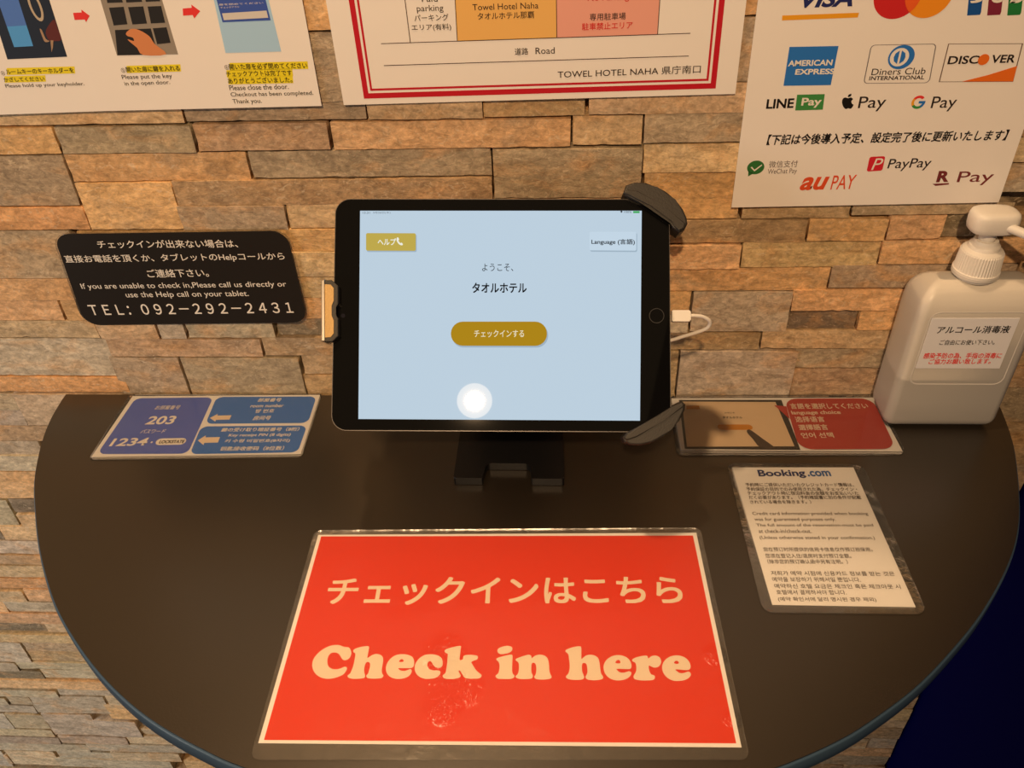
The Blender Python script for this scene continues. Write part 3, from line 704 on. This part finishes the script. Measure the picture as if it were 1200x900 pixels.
s.lettering(TX, [('Paid', 494.6, 2.2, 513, 1.8, -7), ('parking', 489, 15.5, 520, 14.6, 5.6), ('パーキング', 486, 25, 526, 23.8, 16.4), ('エリア(有料)', 483, 36.8, 529, 35.6, 27.8)], 2, bold=0.004)
s.lettering(TX, [('Towel Hotel Naha', 554, 12, 631, 9.6, 3.6), ('タオルホテル那覇', 560, 23, 626, 21, 14), ('道路', 603.5, 64.4, 619, 63.8, 56), ('Road', 627.6, 63.2, 650, 62.6, 55.4)], 2, bold=0.006)
s.lettering(ink('notice_red', 214, 44, 44), [('No Parking', 688.6, 3.2, 736.8, 1.6, -7), ('駐車禁止エリア', 682, 35.4, 741, 33.2, 26)], 2, bold=0.014)
s.lettering(TX, [('専用駐車場', 691, 24, 733, 22.6, 15)], 2, bold=0.006)
s.lettering(TX, [('TOWEL HOTEL NAHA 県庁南口', 653.7, 91.6, 820.6, 85.4, 79)], 2, bold=0.004)

# payment methods poster
s = poster('payment_methods_poster', 'white poster of payment logos on the wall above the pump bottle', [(889.6, 10), (1205, 10), (1168, 237), (857, 243)], (0.21, 0.25), 0.0012)
NAVY = ink('logo_navy', 36, 44, 104); GOLD = ink('logo_gold', 240, 168, 40); LBLUE = ink('logo_blue', 44, 120, 208); BRN = ink('logo_dark', 40, 30, 30)
s.lettering(NAVY, [('VISA', 938, 9.4, 998.5, 7.4, -11)], 1, bold=0.035, shear=0.25)
s.ppx('gold_bar', GOLD, [[(916.6, 18), (1006.5, 14.7), (1005, 20.3), (916.2, 23.8)]], 1)
a, b = s.p.hit(1024, -5), s.p.hit(1080, -6); c2a, c2b = s.p.hit(1060.5, -5), s.p.hit(1117, -6)
rr = (b.x - a.x) / 2; by = s.p.hit(1052, 22).y
cA = Vector(((a.x + b.x) / 2, by + rr)); cB = Vector(((c2a.x + c2b.x) / 2, by + rr))
s.shape('red_disc', ink('disc_red', 206, 40, 44), [ell(cA, rr, rr, 48)], 1)
s.shape('amber_disc', ink('disc_amber', 242, 152, 36), [ell(cB, rr, rr, 48)], 2)
hw = math.acos((cB - cA).length / 2 / rr)
s.shape('orange_overlap', ink('disc_orange', 238, 100, 40), [ell(cA, rr, rr, 20, -hw, hw) + ell(cB, rr, rr, 20, math.pi - hw, math.pi + hw)[1:-1]], 3)
for x, m, ch in ((1133, ink('panel_blue', 24, 84, 160), 'J'), (1156.5, ink('panel_maroon', 128, 40, 66), 'C'), (1180, ink('panel_green', 36, 126, 66), 'B')):
    pn = s.ppx('logo_panel', m, [[(x + 5, -34), (x + 22, -34.5), (x + 16.5, 14), (x + 15, 17.2), (x, 18)]], 1)
    s.lettering(WHITE, [(ch, x + 3, 3.5, x + 17, 3, -12)], 2, bold=0.04, parent=pn)
pn = s.ppx('logo_panel', LBLUE, [[(925, 54.8), (982.5, 53.7), (973.4, 99.5), (918, 100.4)]], 1)
s.lettering(WHITE, [('AMERICAN', 923, 77.6, 974.7, 76.4, 70), ('EXPRESS', 931.3, 87.4, 977.3, 86.6, 80.4)], 2, bold=0.03, parent=pn)
q = s.px([(1020.5, 52.4), (1097.4, 51), (1089, 97), (1011.4, 97.8)])
inset = lambda pts, d: [p + (sum(pts, Vector((0, 0))) / len(pts) - p).normalized() * d for p in pts]
pn = s.outlines('logo_frame', ink('frame_grey', 96, 92, 104), [rounded(q, 0.003), rounded(inset(q, 0.0007), 0.0026)], 1)
c = s.p.hit(1056, 66.8); rx = (s.p.hit(1071.5, 66.8).x - s.p.hit(1041, 66.8).x) / 2; ry = rx * 0.93
s.outlines('emblem', LBLUE, [ell(c, rx, ry), ell(c - Vector((rx * .14, 0)), rx * .72, ry * .76), [c + Vector((-rx * .22, k)) for k in (ry * .55, -ry * .55)] + ell(c - Vector((rx * .14, 0)), rx * .56, ry * .60, 10, 4.4, 1.9)[0:0] + [c + Vector((-rx * .5, -ry * .32)), c + Vector((-rx * .58, 0)), c + Vector((-rx * .5, ry * .32))], [c + Vector((-rx * .06, ry * .55)), c + Vector((-rx * .06, -ry * .55)), c + Vector((rx * .24, -ry * .32)), c + Vector((rx * .32, 0)), c + Vector((rx * .24, ry * .32))]], 1, parent=pn)
s.lettering(BRN, [('Diners Club', 1020.5, 88, 1083.7, 86.6, 79.6)], 1, bold=0.004, parent=pn)
s.lettering(BRN, [('INTERNATIONAL', 1018, 94, 1082.5, 92.8, 88.6)], 1, bold=0.02, parent=pn)
q = s.px([(1111, 51), (1198.7, 50.6), (1187, 95.6), (1099.8, 96)])
pn = s.outlines('logo_frame', ink('frame_brown', 100, 76, 66), [q, inset(q, 0.0008)], 1)
s.lettering(BRN, [('DISC', 1109.6, 75.2, 1145.4, 74.4, 65.2), ('VER', 1160, 73.8, 1188.2, 73.2, 64)], 2, bold=0.022, parent=pn)
ORG = ink('logo_orange', 236, 116, 36)
c = s.p.hit(1152.3, 69.6); rr = (s.p.hit(1158.8, 69.6).x - s.p.hit(1145.8, 69.6).x) / 2
s.shape('orange_ball', ORG, [ell(c, rr, rr)], 2, parent=pn)
s.ppx('orange_corner', ORG, [[(1127, 95.3), (1158, 87.5), (1191.7, 77), (1186.8, 95.2)]], 2, parent=pn)
s.lettering(BLACK, [('LINE', 897.4, 127.4, 929.4, 126.2, 115.6)], 1, bold=0.03)
pn = s.ppx('logo_panel', ink('panel_leaf', 66, 146, 76), [[(934, 110.8), (966.4, 110), (964, 128.3), (931.7, 129.3)]], 1)
s.lettering(WHITE, [('Pay', 938, 126.4, 961.4, 125.8, 114.2)], 2, bold=0.025, parent=pn)
ap = [(993.5, 114.8), (990.5, 114), (987.6, 115.5), (986.6, 119), (987.4, 123.4), (989.8, 127), (991.8, 127.4), (993.8, 126.6), (996, 127.2), (998, 126.2), (1000, 122.8), (998, 121), (997.6, 118.2), (999.4, 115.8), (997, 114)]
s.shape('fruit_mark', BLACK, [smooth_closed(s.px(ap), 3), smooth_closed(s.px([(993.6, 113.6), (994.2, 111), (997.4, 109.6), (997, 112.4)]), 3)], 1)
s.lettering(BRN, [('Pay', 1004, 131, 1035.7, 130, 112.6), ('Pay', 1089, 131, 1118, 130, 112.6)], 1, bold=0.006)
c = s.p.hit(1076, 119.6); rr = (s.p.hit(1084, 119.6).x - s.p.hit(1068, 119.6).x) / 2
for a0, a1, m in ((.75, 2.5, ARROW), (2.5, 3.75, GOLD), (3.75, 5.3, ink('arc_green', 60, 150, 80)), (5.3, 6.35, LBLUE)):
    s.shape('letter_arc', m, [arc_band(c, rr * .62, rr, a0, a1)], 1)
s.shape('letter_bar', LBLUE, [[c + Vector(p) * rr for p in ((0.05, -.18), (1.0, -.18), (1.0, .18), (0.05, .18))]], 2)
s.lettering(BLACK, [('【下記は今後導入予定、設定完了後に更新いたします】', 898, 169.6, 1179, 164, 154.8)], 1, bold=0.026, shear=0.12)
GRN = ink('bubble_green', 52, 118, 60)
c = s.p.hit(885.5, 196); rr = (s.p.hit(895.5, 196).x - s.p.hit(875.5, 196).x) / 2
pn = s.shape('speech_bubble', GRN, [ell(c, rr, rr * .86), s.px([(877, 200), (876.5, 206.5), (883, 203)])], 1)
s.shape('check_mark', WHITE, [s.px([(879.5, 196), (881, 195), (884, 198.6), (892.5, 192.4), (893, 193.6), (884, 200.6)])], 2, parent=pn)
s.lettering(ink('grey_text', 96, 84, 82), [('微信支付', 900.5, 196.6, 934, 195.6, 188), ('WeChat Pay', 899, 205.4, 933, 204.4, 197.4)], 1)
OR2 = ink('logo_vermilion', 226, 84, 44)
s.lettering(OR2, [('au', 936.5, 223, 969.5, 222, 207)], 1, bold=0.03, shear=0.3)
s.lettering(OR2, [('PAY', 972.5, 222, 1001, 221, 205)], 1, bold=0.014, shear=0.12)
pn = s.ppx('logo_panel', ink('panel_red', 214, 40, 56), [[(1019, 183.6), (1037.4, 182.7), (1033.7, 199.7), (1015.3, 200.8)]], 1, r=0.0016)
s.lettering(WHITE, [('P', 1020.5, 199, 1032.5, 198.6, 185.4)], 2, bold=0.0, shear=0.2, parent=pn)
s.lettering(BRN, [('PayPay', 1038.5, 200.8, 1089, 199.2, 185.4)], 1, bold=0.014, shear=0.08)
MAR = ink('logo_maroon', 120, 48, 52)
s.lettering(MAR, [('R', 1096.5, 213.4, 1111, 213, 200)], 1, bold=0.045)
s.ppx('underline', MAR, [[(1092.5, 215.2), (1112, 214.2), (1111.5, 216), (1096, 217.6)]], 1)
s.lettering(MAR, [('Pay', 1119.5, 217.4, 1161, 216.4, 200.4)], 1, bold=0.008)

# ------------------------------------------------------------------ the tablet
ca, cb, cc = math.radians(41.72), math.radians(3.5), math.radians(-2.2)
TM = Matrix.Rotation(cb, 3, 'Z') @ Matrix(((1, 0, 0), (0, math.sin(ca), -math.cos(ca)), (0, math.cos(ca), math.sin(ca)))) @ Matrix.Rotation(cc, 3, 'Z')
TC = Vector((-0.045, -0.1144, 1.1696))
TP = Plane(TC, TM.col[0], TM.col[1])
t = Sheet('tablet', 'black-framed tablet with a pale blue check-in screen held on a stand', 'tablet', TP)
W, H, TH = 0.2506, 0.1741, 0.0075
rectm = lambda w, h: [(-w / 2, -h / 2), (w / 2, -h / 2), (w / 2, h / 2), (-w / 2, h / 2)]
bm = new(); prism(bm, rounded(rectm(W, H), 0.0115, 10), -TH, -0.0006, 0.0006, 2)
obj('body', bm, mat('grey_aluminium', (0.085, 0.08, 0.08), 0.4, metal=1.0), t.root, TP.M)
bm = new(); prism(bm, rounded(rectm(W - 0.0012, H - 0.0012), 0.0109, 10), -0.0006, 0.0, 0.0003, 2)
obj('front_glass', bm, mat('black_glass', (0.004, 0.004, 0.004), 0.03, spec=0.5), t.root, TP.M)
t.base = 0.0
SCR = mat('screen_backlight', (0.0, 0.0, 0.0), 0.015, spec=0.5, emit=srgb(188, 207, 222), emit_s=1.0)
scr = t.ppx('screen', SCR, [[(422, 247), (752, 247), (750, 493), (420, 491)]], 0.6, label='glowing pale blue screen')
INK = glow('text', 34, 40, 46)
SH = glow('shade', 158, 178, 194)
t.lettering(glow('status', 84, 96, 104), [('15:31', 425, 250.6, 433.5, 250.6, 248.2), ('3月26日(木)', 437, 250.8, 457.5, 250.8, 248), ('100%', 731.5, 249.7, 740, 249.7, 247.4)], 1.2, parent=scr, name='status_text')
t.ppx('battery_icon', glow('battery', 70, 170, 96), [[(742, 247.4), (749.5, 247.4), (749.5, 249.8), (742, 249.8)]], 1.2, parent=scr)
c = TP.hit(728.2, 249.6); t.shape('wifi_icon', INK, [[c] + ell(c, 0.0013, 0.0016, 8, .8, 2.34)], 1.2, parent=scr)
t.ppx('button_shade', SH, [[(430, 275), (488.4, 275), (488.4, 295.4), (430, 295.4)]], 1.0, r=0.0012, parent=scr)
hb = t.ppx('help_button', glow('gold_pale', 190, 168, 76), [[(429, 273.2), (487.3, 273.4), (487.3, 294), (429, 293.8)]], 1.4, r=0.0012, parent=scr, label='gold help button')
t.lettering(glow('white', 236, 236, 224), [('ヘルプ', 442.8, 287.2, 463.8, 287.2, 279.6)], 1.8, bold=0.02, parent=scr, name='help_text')
ph = [(464.8, 279.4), (466.4, 278.2), (467.8, 280.6), (467, 282.2), (469.2, 285), (470.6, 284.4), (472.2, 286.4), (470.8, 287.6), (467.6, 286.2), (465.2, 282.8)]
t.ppx('phone_icon', glow('white', 236, 236, 224), [smooth_closed(ph, 3)], 1.8, parent=scr)
t.ppx('button_shade', SH, [[(691.6, 273), (746.6, 273), (746.6, 295.4), (691.6, 295)]], 1.0, r=0.0012, parent=scr)
t.ppx('language_button', glow('button_pale', 194, 213, 228), [[(690.7, 271.7), (745.6, 271.7), (745.6, 293.8), (690.7, 293.4)]], 1.4, r=0.0012, parent=scr, label='pale language button')
t.lettering(INK, [('Language (言語)', 693.2, 287.2, 743.8, 287.4, 280.2)], 1.8, bold=0.02, parent=scr, name='language_text')
t.lettering(INK, [('ようこそ、', 565, 317.8, 601.5, 317.8, 309)], 1.2, bold=0.0, parent=scr, name='greeting_text')
t.lettering(glow('text_dark', 10, 12, 18), [('タオルホテル', 553.6, 343, 617, 343, 331.6)], 1.2, bold=0.025, parent=scr, name='title_text')
t.ppx('button_shade', SH, [[(529.6, 379), (642.4, 379), (642.4, 407.4), (529.6, 407.2)]], 1.0, r=0.0088, parent=scr)
t.ppx('check_in_button', glow('gold', 172, 132, 22), [[(528.4, 376.9), (641, 376.9), (641, 405.4), (528.4, 405.2)]], 1.4, r=0.0088, parent=scr, label='gold rounded check-in button')
t.lettering(glow('cream', 232, 222, 190), [('チェックインする', 555.7, 395.2, 614, 395.2, 386.8)], 1.8, bold=0.01, parent=scr, name='button_text')
c = TP.hit(769.5, 370); t.outlines('home_button', mat('ring_grey', (0.03, 0.03, 0.032), 0.25), [ell(c, 0.0056, 0.0056), ell(c, 0.0051, 0.0051)], 0.8)
c = TP.hit(402, 370); t.outlines('camera_dot', mat('lens_dark', (0.012, 0.012, 0.02), 0.1), [ell(c, 0.0016, 0.0016)], 0.8)

# ------------------------------------------------------------------ the tablet stand
def tpts(px): return [TP.hit(x, y) for x, y in px]
ST = thing('tablet_stand', 'black folding stand with rubber clips gripping the tablet', 'stand', Matrix.Translation((-0.045, -0.07, 1.0)))
STEEL = mat('stand_black', (0.012, 0.012, 0.014), 0.35, metal=0.3, bump=(500, 0.05))
RUB = mat('black_rubber', (0.018, 0.016, 0.014), 0.5, bump=(800, 0.15))
bm = new()
pl = rounded([(-0.0925, -0.1235), (-0.0675, -0.1235), (-0.0655, -0.105), (-0.0275, -0.105), (-0.0255, -0.1235), (0.0025, -0.1235), (0.0, -0.012), (-0.0925, -0.012)], [0.002, 0.001, 0.004, 0.004, 0.001, 0.002, 0.008, 0.008])
prism(bm, pl, 1.0005, 1.0085, 0.001, 2)
obj('base', bm, STEEL, ST)
bm = new(); a = Vector((-0.045, -0.022, 1.010)); b = Vector((-0.046, -0.050, 1.135))
def strut(bm, a, b, hw, th, ext=0.0):
    d = (b - a).normalized(); x = Vector((1, 0, 0)); n = x.cross(d).normalized()
    M = Matrix(((x.x, d.x, n.x, a.x), (x.y, d.y, n.y, a.y), (x.z, d.z, n.z, a.z), (0, 0, 0, 1))); L_ = (b - a).length
    b2 = new(); prism(b2, rounded([(-hw, 0), (hw, 0), (hw, L_), (-hw, L_)], 0.004), -th / 2, th / 2, 0.0008); b2.transform(M)
    me = bpy.data.meshes.new('x'); b2.to_mesh(me); b2.free(); bm.from_mesh(me); bpy.data.meshes.remove(me)
strut(bm, a, b, 0.036, 0.006)
obj('arm', bm, STEEL, ST)
bm = new(); tube(bm, [Vector((-0.083, -0.020, 1.0135)), Vector((-0.007, -0.020, 1.0135))], 0.005, 14)
tube(bm, [Vector((-0.080, -0.052, 1.138)), Vector((-0.010, -0.052, 1.138))], 0.006, 14)
obj('hinge', bm, STEEL, ST)
bm = new()
prism(bm, rounded([(-0.1285, -0.014), (-0.06, -0.018), (0.06, -0.018), (0.108, -0.075), (0.120, -0.065), (0.09, -0.004), (0.09, 0.004), (0.120, 0.065), (0.108, 0.075), (0.06, 0.018), (-0.06, 0.018), (-0.1285, 0.014)], 0.004), -0.0135, -0.0085, 0.0008)
obj('cradle', bm, STEEL, ST, TP.M)
SIL = mat('brushed_silver', (0.62, 0.58, 0.52), 0.28, metal=1.0)
bm = new(); prism(bm, tpts([(379.3, 331), (383.2, 329.5), (383.6, 401), (379.6, 401)]), -0.0135, 0.0075, 0.0004)
obj('jaw', bm, SIL, ST, TP.M, label='silver jaw at the left edge of the tablet')
bm = new(); prism(bm, tpts([(382.5, 330), (391, 330), (398.6, 337), (398.6, 357), (395, 361.5), (395, 370), (398.6, 375), (398.6, 395), (392, 401.5), (382.8, 402)]), 0.0002, 0.0066, 0.0006)
obj('jaw_lip', bm, RUB, ST, TP.M)
bm = new(); prism(bm, tpts([(382.6, 335), (390, 335.5), (393.6, 339.5), (393.6, 354), (390.8, 360), (390.8, 371), (393.6, 377), (393.6, 392), (390, 396.5), (382.9, 397)]), 0.0062, 0.0070, 0.0002)
obj('jaw_pad', bm, mat('gold_lit_pad', (0.50, 0.33, 0.13), 0.5, metal=0.3, bump=(900, 0.3)), ST, TP.M, label='metal pad tinted gold for the light on it')  # gold in the base colour stands for warm light on the metal
for pts, ridge in (([(729.5, 228), (733, 219), (742, 216), (755, 216), (769, 221.5), (780, 227), (790, 236), (799, 247), (803.5, 257), (804.5, 264), (801, 271), (795, 274.5), (787, 269), (786, 262), (760, 244), (732, 231.5)],
                    [(731, 229.5), (734, 225), (745, 226), (775, 243), (801, 264), (800, 270), (794, 273), (788, 267), (786.5, 261), (761, 243.5)]),
                   ([(728.5, 513), (731, 518.5), (738, 521.5), (749, 522), (763, 519), (775, 512.5), (786, 503), (795, 493), (801, 481), (802, 474), (798, 470.5), (786, 477), (770, 487), (750, 498.5), (733, 507.5)],
                    [(730, 513), (733, 516), (745, 512), (775, 494), (799, 477), (800, 474), (797.5, 472), (786, 478), (770, 488), (750, 499.5), (734, 508.5)])):
    P2 = tpts(pts)
    bm = new(); prism(bm, P2, 0.0003, 0.0052, 0.0016, 3)
    for ax, lim in ((0, W / 2 + 0.0004), (1, H / 2 + 0.0004), (1, -H / 2 - 0.0004)):       # the hooks outside the tablet's edges
        o_ = []
        sg = 1 if lim > 0 else -1
        for i in range(len(P2)):
            a, b = P2[i], P2[(i + 1) % len(P2)]; ia, ib = (a[ax] - lim) * sg > 0, (b[ax] - lim) * sg > 0
            if ia: o_.append(a)
            if ia != ib: o_.append(a + (b - a) * ((lim - a[ax]) / (b[ax] - a[ax])))
        if len(o_) > 2: prism(bm, o_, -0.0125, 0.0009)
    cl = obj('clip', bm, RUB, ST, TP.M, label='black rubber clip over a tablet corner')
    bm = new(); prism(bm, tpts(ridge), 0.0040, 0.0066, 0.0008, 2)
    obj('clip_ridge', bm, RUB, cl, TP.M)

# ------------------------------------------------------------------ charging cable
CB = thing('charging_cable', 'white charging cable plugged into the right edge of the tablet', 'cable', Matrix.Translation(TP.M @ Vector((0.128, 0.0, -0.004))))
WP = mat('white_plastic', (0.82, 0.80, 0.76), 0.4)
a, b = TP.hit(788.2, 370), TP.hit(810, 370)
bm = new()
prism(bm, rounded([(a.x, a.y - .0040), (b.x, b.y - .0040), (b.x, b.y + .0044), (a.x, a.y + .0044)], [0.0005, 0.0012, 0.0012, 0.0005]), -0.0066, -0.0012, 0.001)
obj('plug', bm, WP, CB, TP.M)
path = [(808, 370, -.004), (814, 370, -.004), (823, 371, -.005), (830.5, 375, -.007), (832, 380, -.010), (827, 385.5, -.013), (815, 390, -.016), (800, 394.5, -.020), (785, 399, -.024), (765, 402, -.03)]
pts = []
for x, y, h in path:
    q = TP.hit(x, y, h); pts.append(TP.M @ Vector((q.x, q.y, h)))
bm = new(); tube(bm, smooth_open(pts + [Vector((-0.01, -0.010, 1.12)), Vector((0.0, -0.010, 1.03)), Vector((0.02, -0.008, 1.002 + .0016)), Vector((0.05, -0.006, 1.0036))], 8), 0.0014, 10)
obj('cord', bm, WP, CB, smooth=True)

# ------------------------------------------------------------------ the pump bottle
BX0, BX1, BY0, BY1, BZ = 0.2905, 0.3885, -0.0475, -0.0035, 1.0003
BH = 0.148
BC = ((BX0 + BX1) / 2, (BY0 + BY1) / 2)
BT = thing('pump_bottle', 'white translucent pump dispenser bottle at the right end of the counter', 'bottle', Matrix.Translation((BC[0], BC[1], BZ)))
def section(d, z, seg=8):
    pts = rounded([(BX0 + d, BY0 + d), (BX1 - d, BY0 + d), (BX1 - d, BY1 - d), (BX0 + d, BY1 - d)], max(0.0075 - d * 0.25, 0.002), seg)
    return [Vector((p.x, p.y, z)) for p in pts]
def loft(bm, secs, cap0=True, cap1=True):
    rings = [[bm.verts.new(p) for p in s_] for s_ in secs]; n = len(rings[0])
    for a, b in zip(rings, rings[1:]):
        for k in range(n): bm.faces.new((a[k], a[(k + 1) % n], b[(k + 1) % n], b[k]))
    if cap0: bm.faces.new(list(reversed(rings[0])))
    if cap1: bm.faces.new(rings[-1])
q4 = lambda k, n: math.pi / 2 * k / n
prof = [(0.012 * (1 - math.sin(q4(k, 5))), BZ + 0.012 * (1 - math.cos(q4(k, 5)))) for k in range(6)] + [(0.0, BZ + z) for z in (0.03, 0.06, 0.09, 0.120)] + [(0.019 * (1 - math.cos(q4(k, 7))), BZ + BH - 0.024 + 0.024 * math.sin(q4(k, 7))) for k in range(1, 8)]
def hdpe():
    m = bpy.data.materials.new('milky_plastic'); m.use_nodes = True
    nt = m.node_tree; nt.nodes.clear(); N = nt.nodes.new; L = nt.links.new
    out = N('ShaderNodeOutputMaterial'); d = N('ShaderNodeBsdfDiffuse'); d.inputs[0].default_value = (0.96, 0.94, 0.90, 1)
    tl = N('ShaderNodeBsdfTranslucent'); tl.inputs[0].default_value = (0.90, 0.87, 0.82, 1)
    tp = N('ShaderNodeBsdfTransparent'); tp.inputs[0].default_value = (0.93, 0.92, 0.90, 1)
    gl = N('ShaderNodeBsdfGlossy'); gl.inputs['Roughness'].default_value = 0.32
    a = N('ShaderNodeMixShader'); a.inputs[0].default_value = 0.12
    b = N('ShaderNodeMixShader'); b.inputs[0].default_value = 0.50
    c = N('ShaderNodeMixShader'); lw = N('ShaderNodeFresnel'); lw.inputs['IOR'].default_value = 1.4
    L(d.outputs[0], a.inputs[1]); L(tl.outputs[0], a.inputs[2]); L(a.outputs[0], b.inputs[1]); L(tp.outputs[0], b.inputs[2])
    L(lw.outputs[0], c.inputs[0]); L(b.outputs[0], c.inputs[1]); L(gl.outputs[0], c.inputs[2]); L(c.outputs[0], out.inputs['Surface'])
    return m
bm = new(); loft(bm, [section(d, z) for d, z in prof])
body = obj('body', bm, hdpe(), BT, smooth=True, label='milky translucent body')
bm = new(); LV = 1.055
loft(bm, [section(d + 0.0012, max(z, BZ + 0.0012)) for d, z in prof if z < LV - 0.01] + [section(0.0012, LV)])
obj('liquid', bm, mat('liquid_haze', (0.13, 0.115, 0.10), 0.5), BT, label='clear liquid showing grey through the body')
bm = new()
loft(bm, [section(0.0014, LV + 0.0006)] + [section(d + 0.0014, z) for d, z in prof if z > LV + 0.004][:-1], False, False)
obj('inner_wall', bm, mat('milky_inner', (0.95, 0.92, 0.87), 0.6), BT, smooth=True, label='dry milky inside above the liquid')
# embossed frame round the label
FP = Plane((BC[0], BY0, 1.06), (1, 0, 0), (0, 0, 1))
wf, h0, h1 = (BX1 - BX0) / 2 - 0.0095, -0.008, 0.067
bm = new()
outer = rounded([(-wf, h0), (wf, h0), (wf, h1), (-wf, h1)], 0.008, 6); inner = rounded([(-wf + .0012, h0 + .0012), (wf - .0012, h0 + .0012), (wf - .0012, h1 - .0012), (-wf + .0012, h1 - .0012)], 0.007, 6)
n = len(outer)
vo = [bm.verts.new((p.x, p.y, 0.0)) for p in outer]; vi = [bm.verts.new((p.x, p.y, 0.0)) for p in inner]; vt = [bm.verts.new(((p.x + q.x) / 2, (p.y + q.y) / 2, 0.0004)) for p, q in zip(outer, inner)]
for k in range(n):
    j = (k + 1) % n
    bm.faces.new((vo[k], vo[j], vt[j], vt[k])); bm.faces.new((vt[k], vt[j], vi[j], vi[k]))
obj('embossed_frame', bm, mat('frosted_plastic', (0.66, 0.645, 0.62), 0.4), BT, FP.M, smooth=True)
# label
lab = Sheet.__new__(Sheet); lab.p = FP; lab.base = 0.0006; lab.root = BT
q = lab.px([(1091, 372.3), (1192, 373), (1173.4, 432.2), (1074.5, 430.3)])
xm0, xm1 = (q[0].x + q[3].x) / 2, (q[1].x + q[2].x) / 2; ym0, ym1 = (q[2].y + q[3].y) / 2, (q[0].y + q[1].y) / 2
lb = lab.slab('label', mat('label_paper', (0.84, 0.85, 0.90), 0.45), [(xm0, ym0), (xm1, ym0), (xm1, ym1), (xm0, ym1)], 0.0, 0.0006, label='white paper label')
lab.lettering(BLACK, [('アルコール消毒液', 1097, 390.4, 1181.5, 389.6, 381.5)], 1, bold=0.02, shear=0.05, parent=lb)
lab.lettering(BLACK, [('ご自由にお使い下さい。', 1100, 403.8, 1164.4, 403.4, 397.7)], 1, bold=0.012, parent=lb)
lab.lettering(ARROW, [('感染予防の為、手指の消毒に', 1081.2, 419.6, 1172.2, 419.4, 413), ('ご協力お願い致します。', 1087.4, 426.2, 1159.7, 425.8, 420)], 1, bold=0.024, parent=lb)
# neck, cap, pump
PX, PY = 0.3355, -0.0245
WHT = mat('pump_white', (0.83, 0.81, 0.77), 0.42)
ZB = BZ + BH - 0.0005
bm = new(); lathe(bm, [(0.0158, ZB), (0.0158, ZB + 0.0022), (0.0180, ZB + 0.0026), (0.0180, ZB + 0.0050)], (PX, PY), 48)
obj('neck', bm, mat('frosted_plastic', (0.66, 0.645, 0.62), 0.4), BT)
bm = new(); lathe(bm, [(0.0179, ZB + 0.0050, 0), (0.0179, ZB + 0.0068, 0), (0.0168, ZB + 0.0074, 0.0005), (0.0158, ZB + 0.0225, 0.0005), (0.0152, ZB + 0.0240, 0), (0.0122, ZB + 0.0260, 0), (0.0116, ZB + 0.0285, 0), (0.0098, ZB + 0.0305, 0), (0.0090, ZB + 0.0330, 0)], (PX, PY), 96)
obj('cap', bm, WHT, BT, label='ribbed white screw cap')
bm = new(); lathe(bm, [(0.0064, ZB + 0.032), (0.0062, ZB + 0.036), (0.0068, 1.1885), (0.0076, 1.1905)], (PX, PY), 32)
obj('pump_stem', bm, WHT, BT, smooth=True)
hd = Vector((0.75, -0.66, 0)).normalized()                      # the way the spout points
bm = new()
HC = Vector((PX - 0.0005, PY - 0.001, 0))
def hsec(k, z):
    side = Vector((1, 0, 0)); o = []
    for i in range(36):
        a = 2 * math.pi * i / 36; ex = 2 / 3.2
        cx, sx = math.cos(a), math.sin(a)
        px_ = math.copysign(abs(cx) ** ex, cx) * 0.0180 * k; py_ = math.copysign(abs(sx) ** ex, sx) * 0.0125 * k
        o.append(Vector((HC.x + px_, HC.y + py_, z)))
    return o
loft(bm, [hsec(0.86, 1.1895), hsec(0.94, 1.1905), hsec(0.985, 1.194), hsec(1.0, 1.199), hsec(0.985, 1.2025), hsec(0.93, 1.2050), hsec(0.80, 1.2062), hsec(0.5, 1.2066)])
obj('pump_head', bm, WHT, BT, smooth=True)
sp = [Vector((HC.x + 0.006, HC.y - 0.008, 1.1965)), Vector((HC.x + 0.018, HC.y - 0.018, 1.1945)), Vector((HC.x + 0.034, HC.y - 0.030, 1.190)), Vector((HC.x + 0.046, HC.y - 0.038, 1.184)), Vector((HC.x + 0.053, HC.y - 0.043, 1.176))]
bm = new(); tube(bm, smooth_open(sp, 6), 0.0036, 16)
obj('spout', bm, WHT, BT, smooth=True)
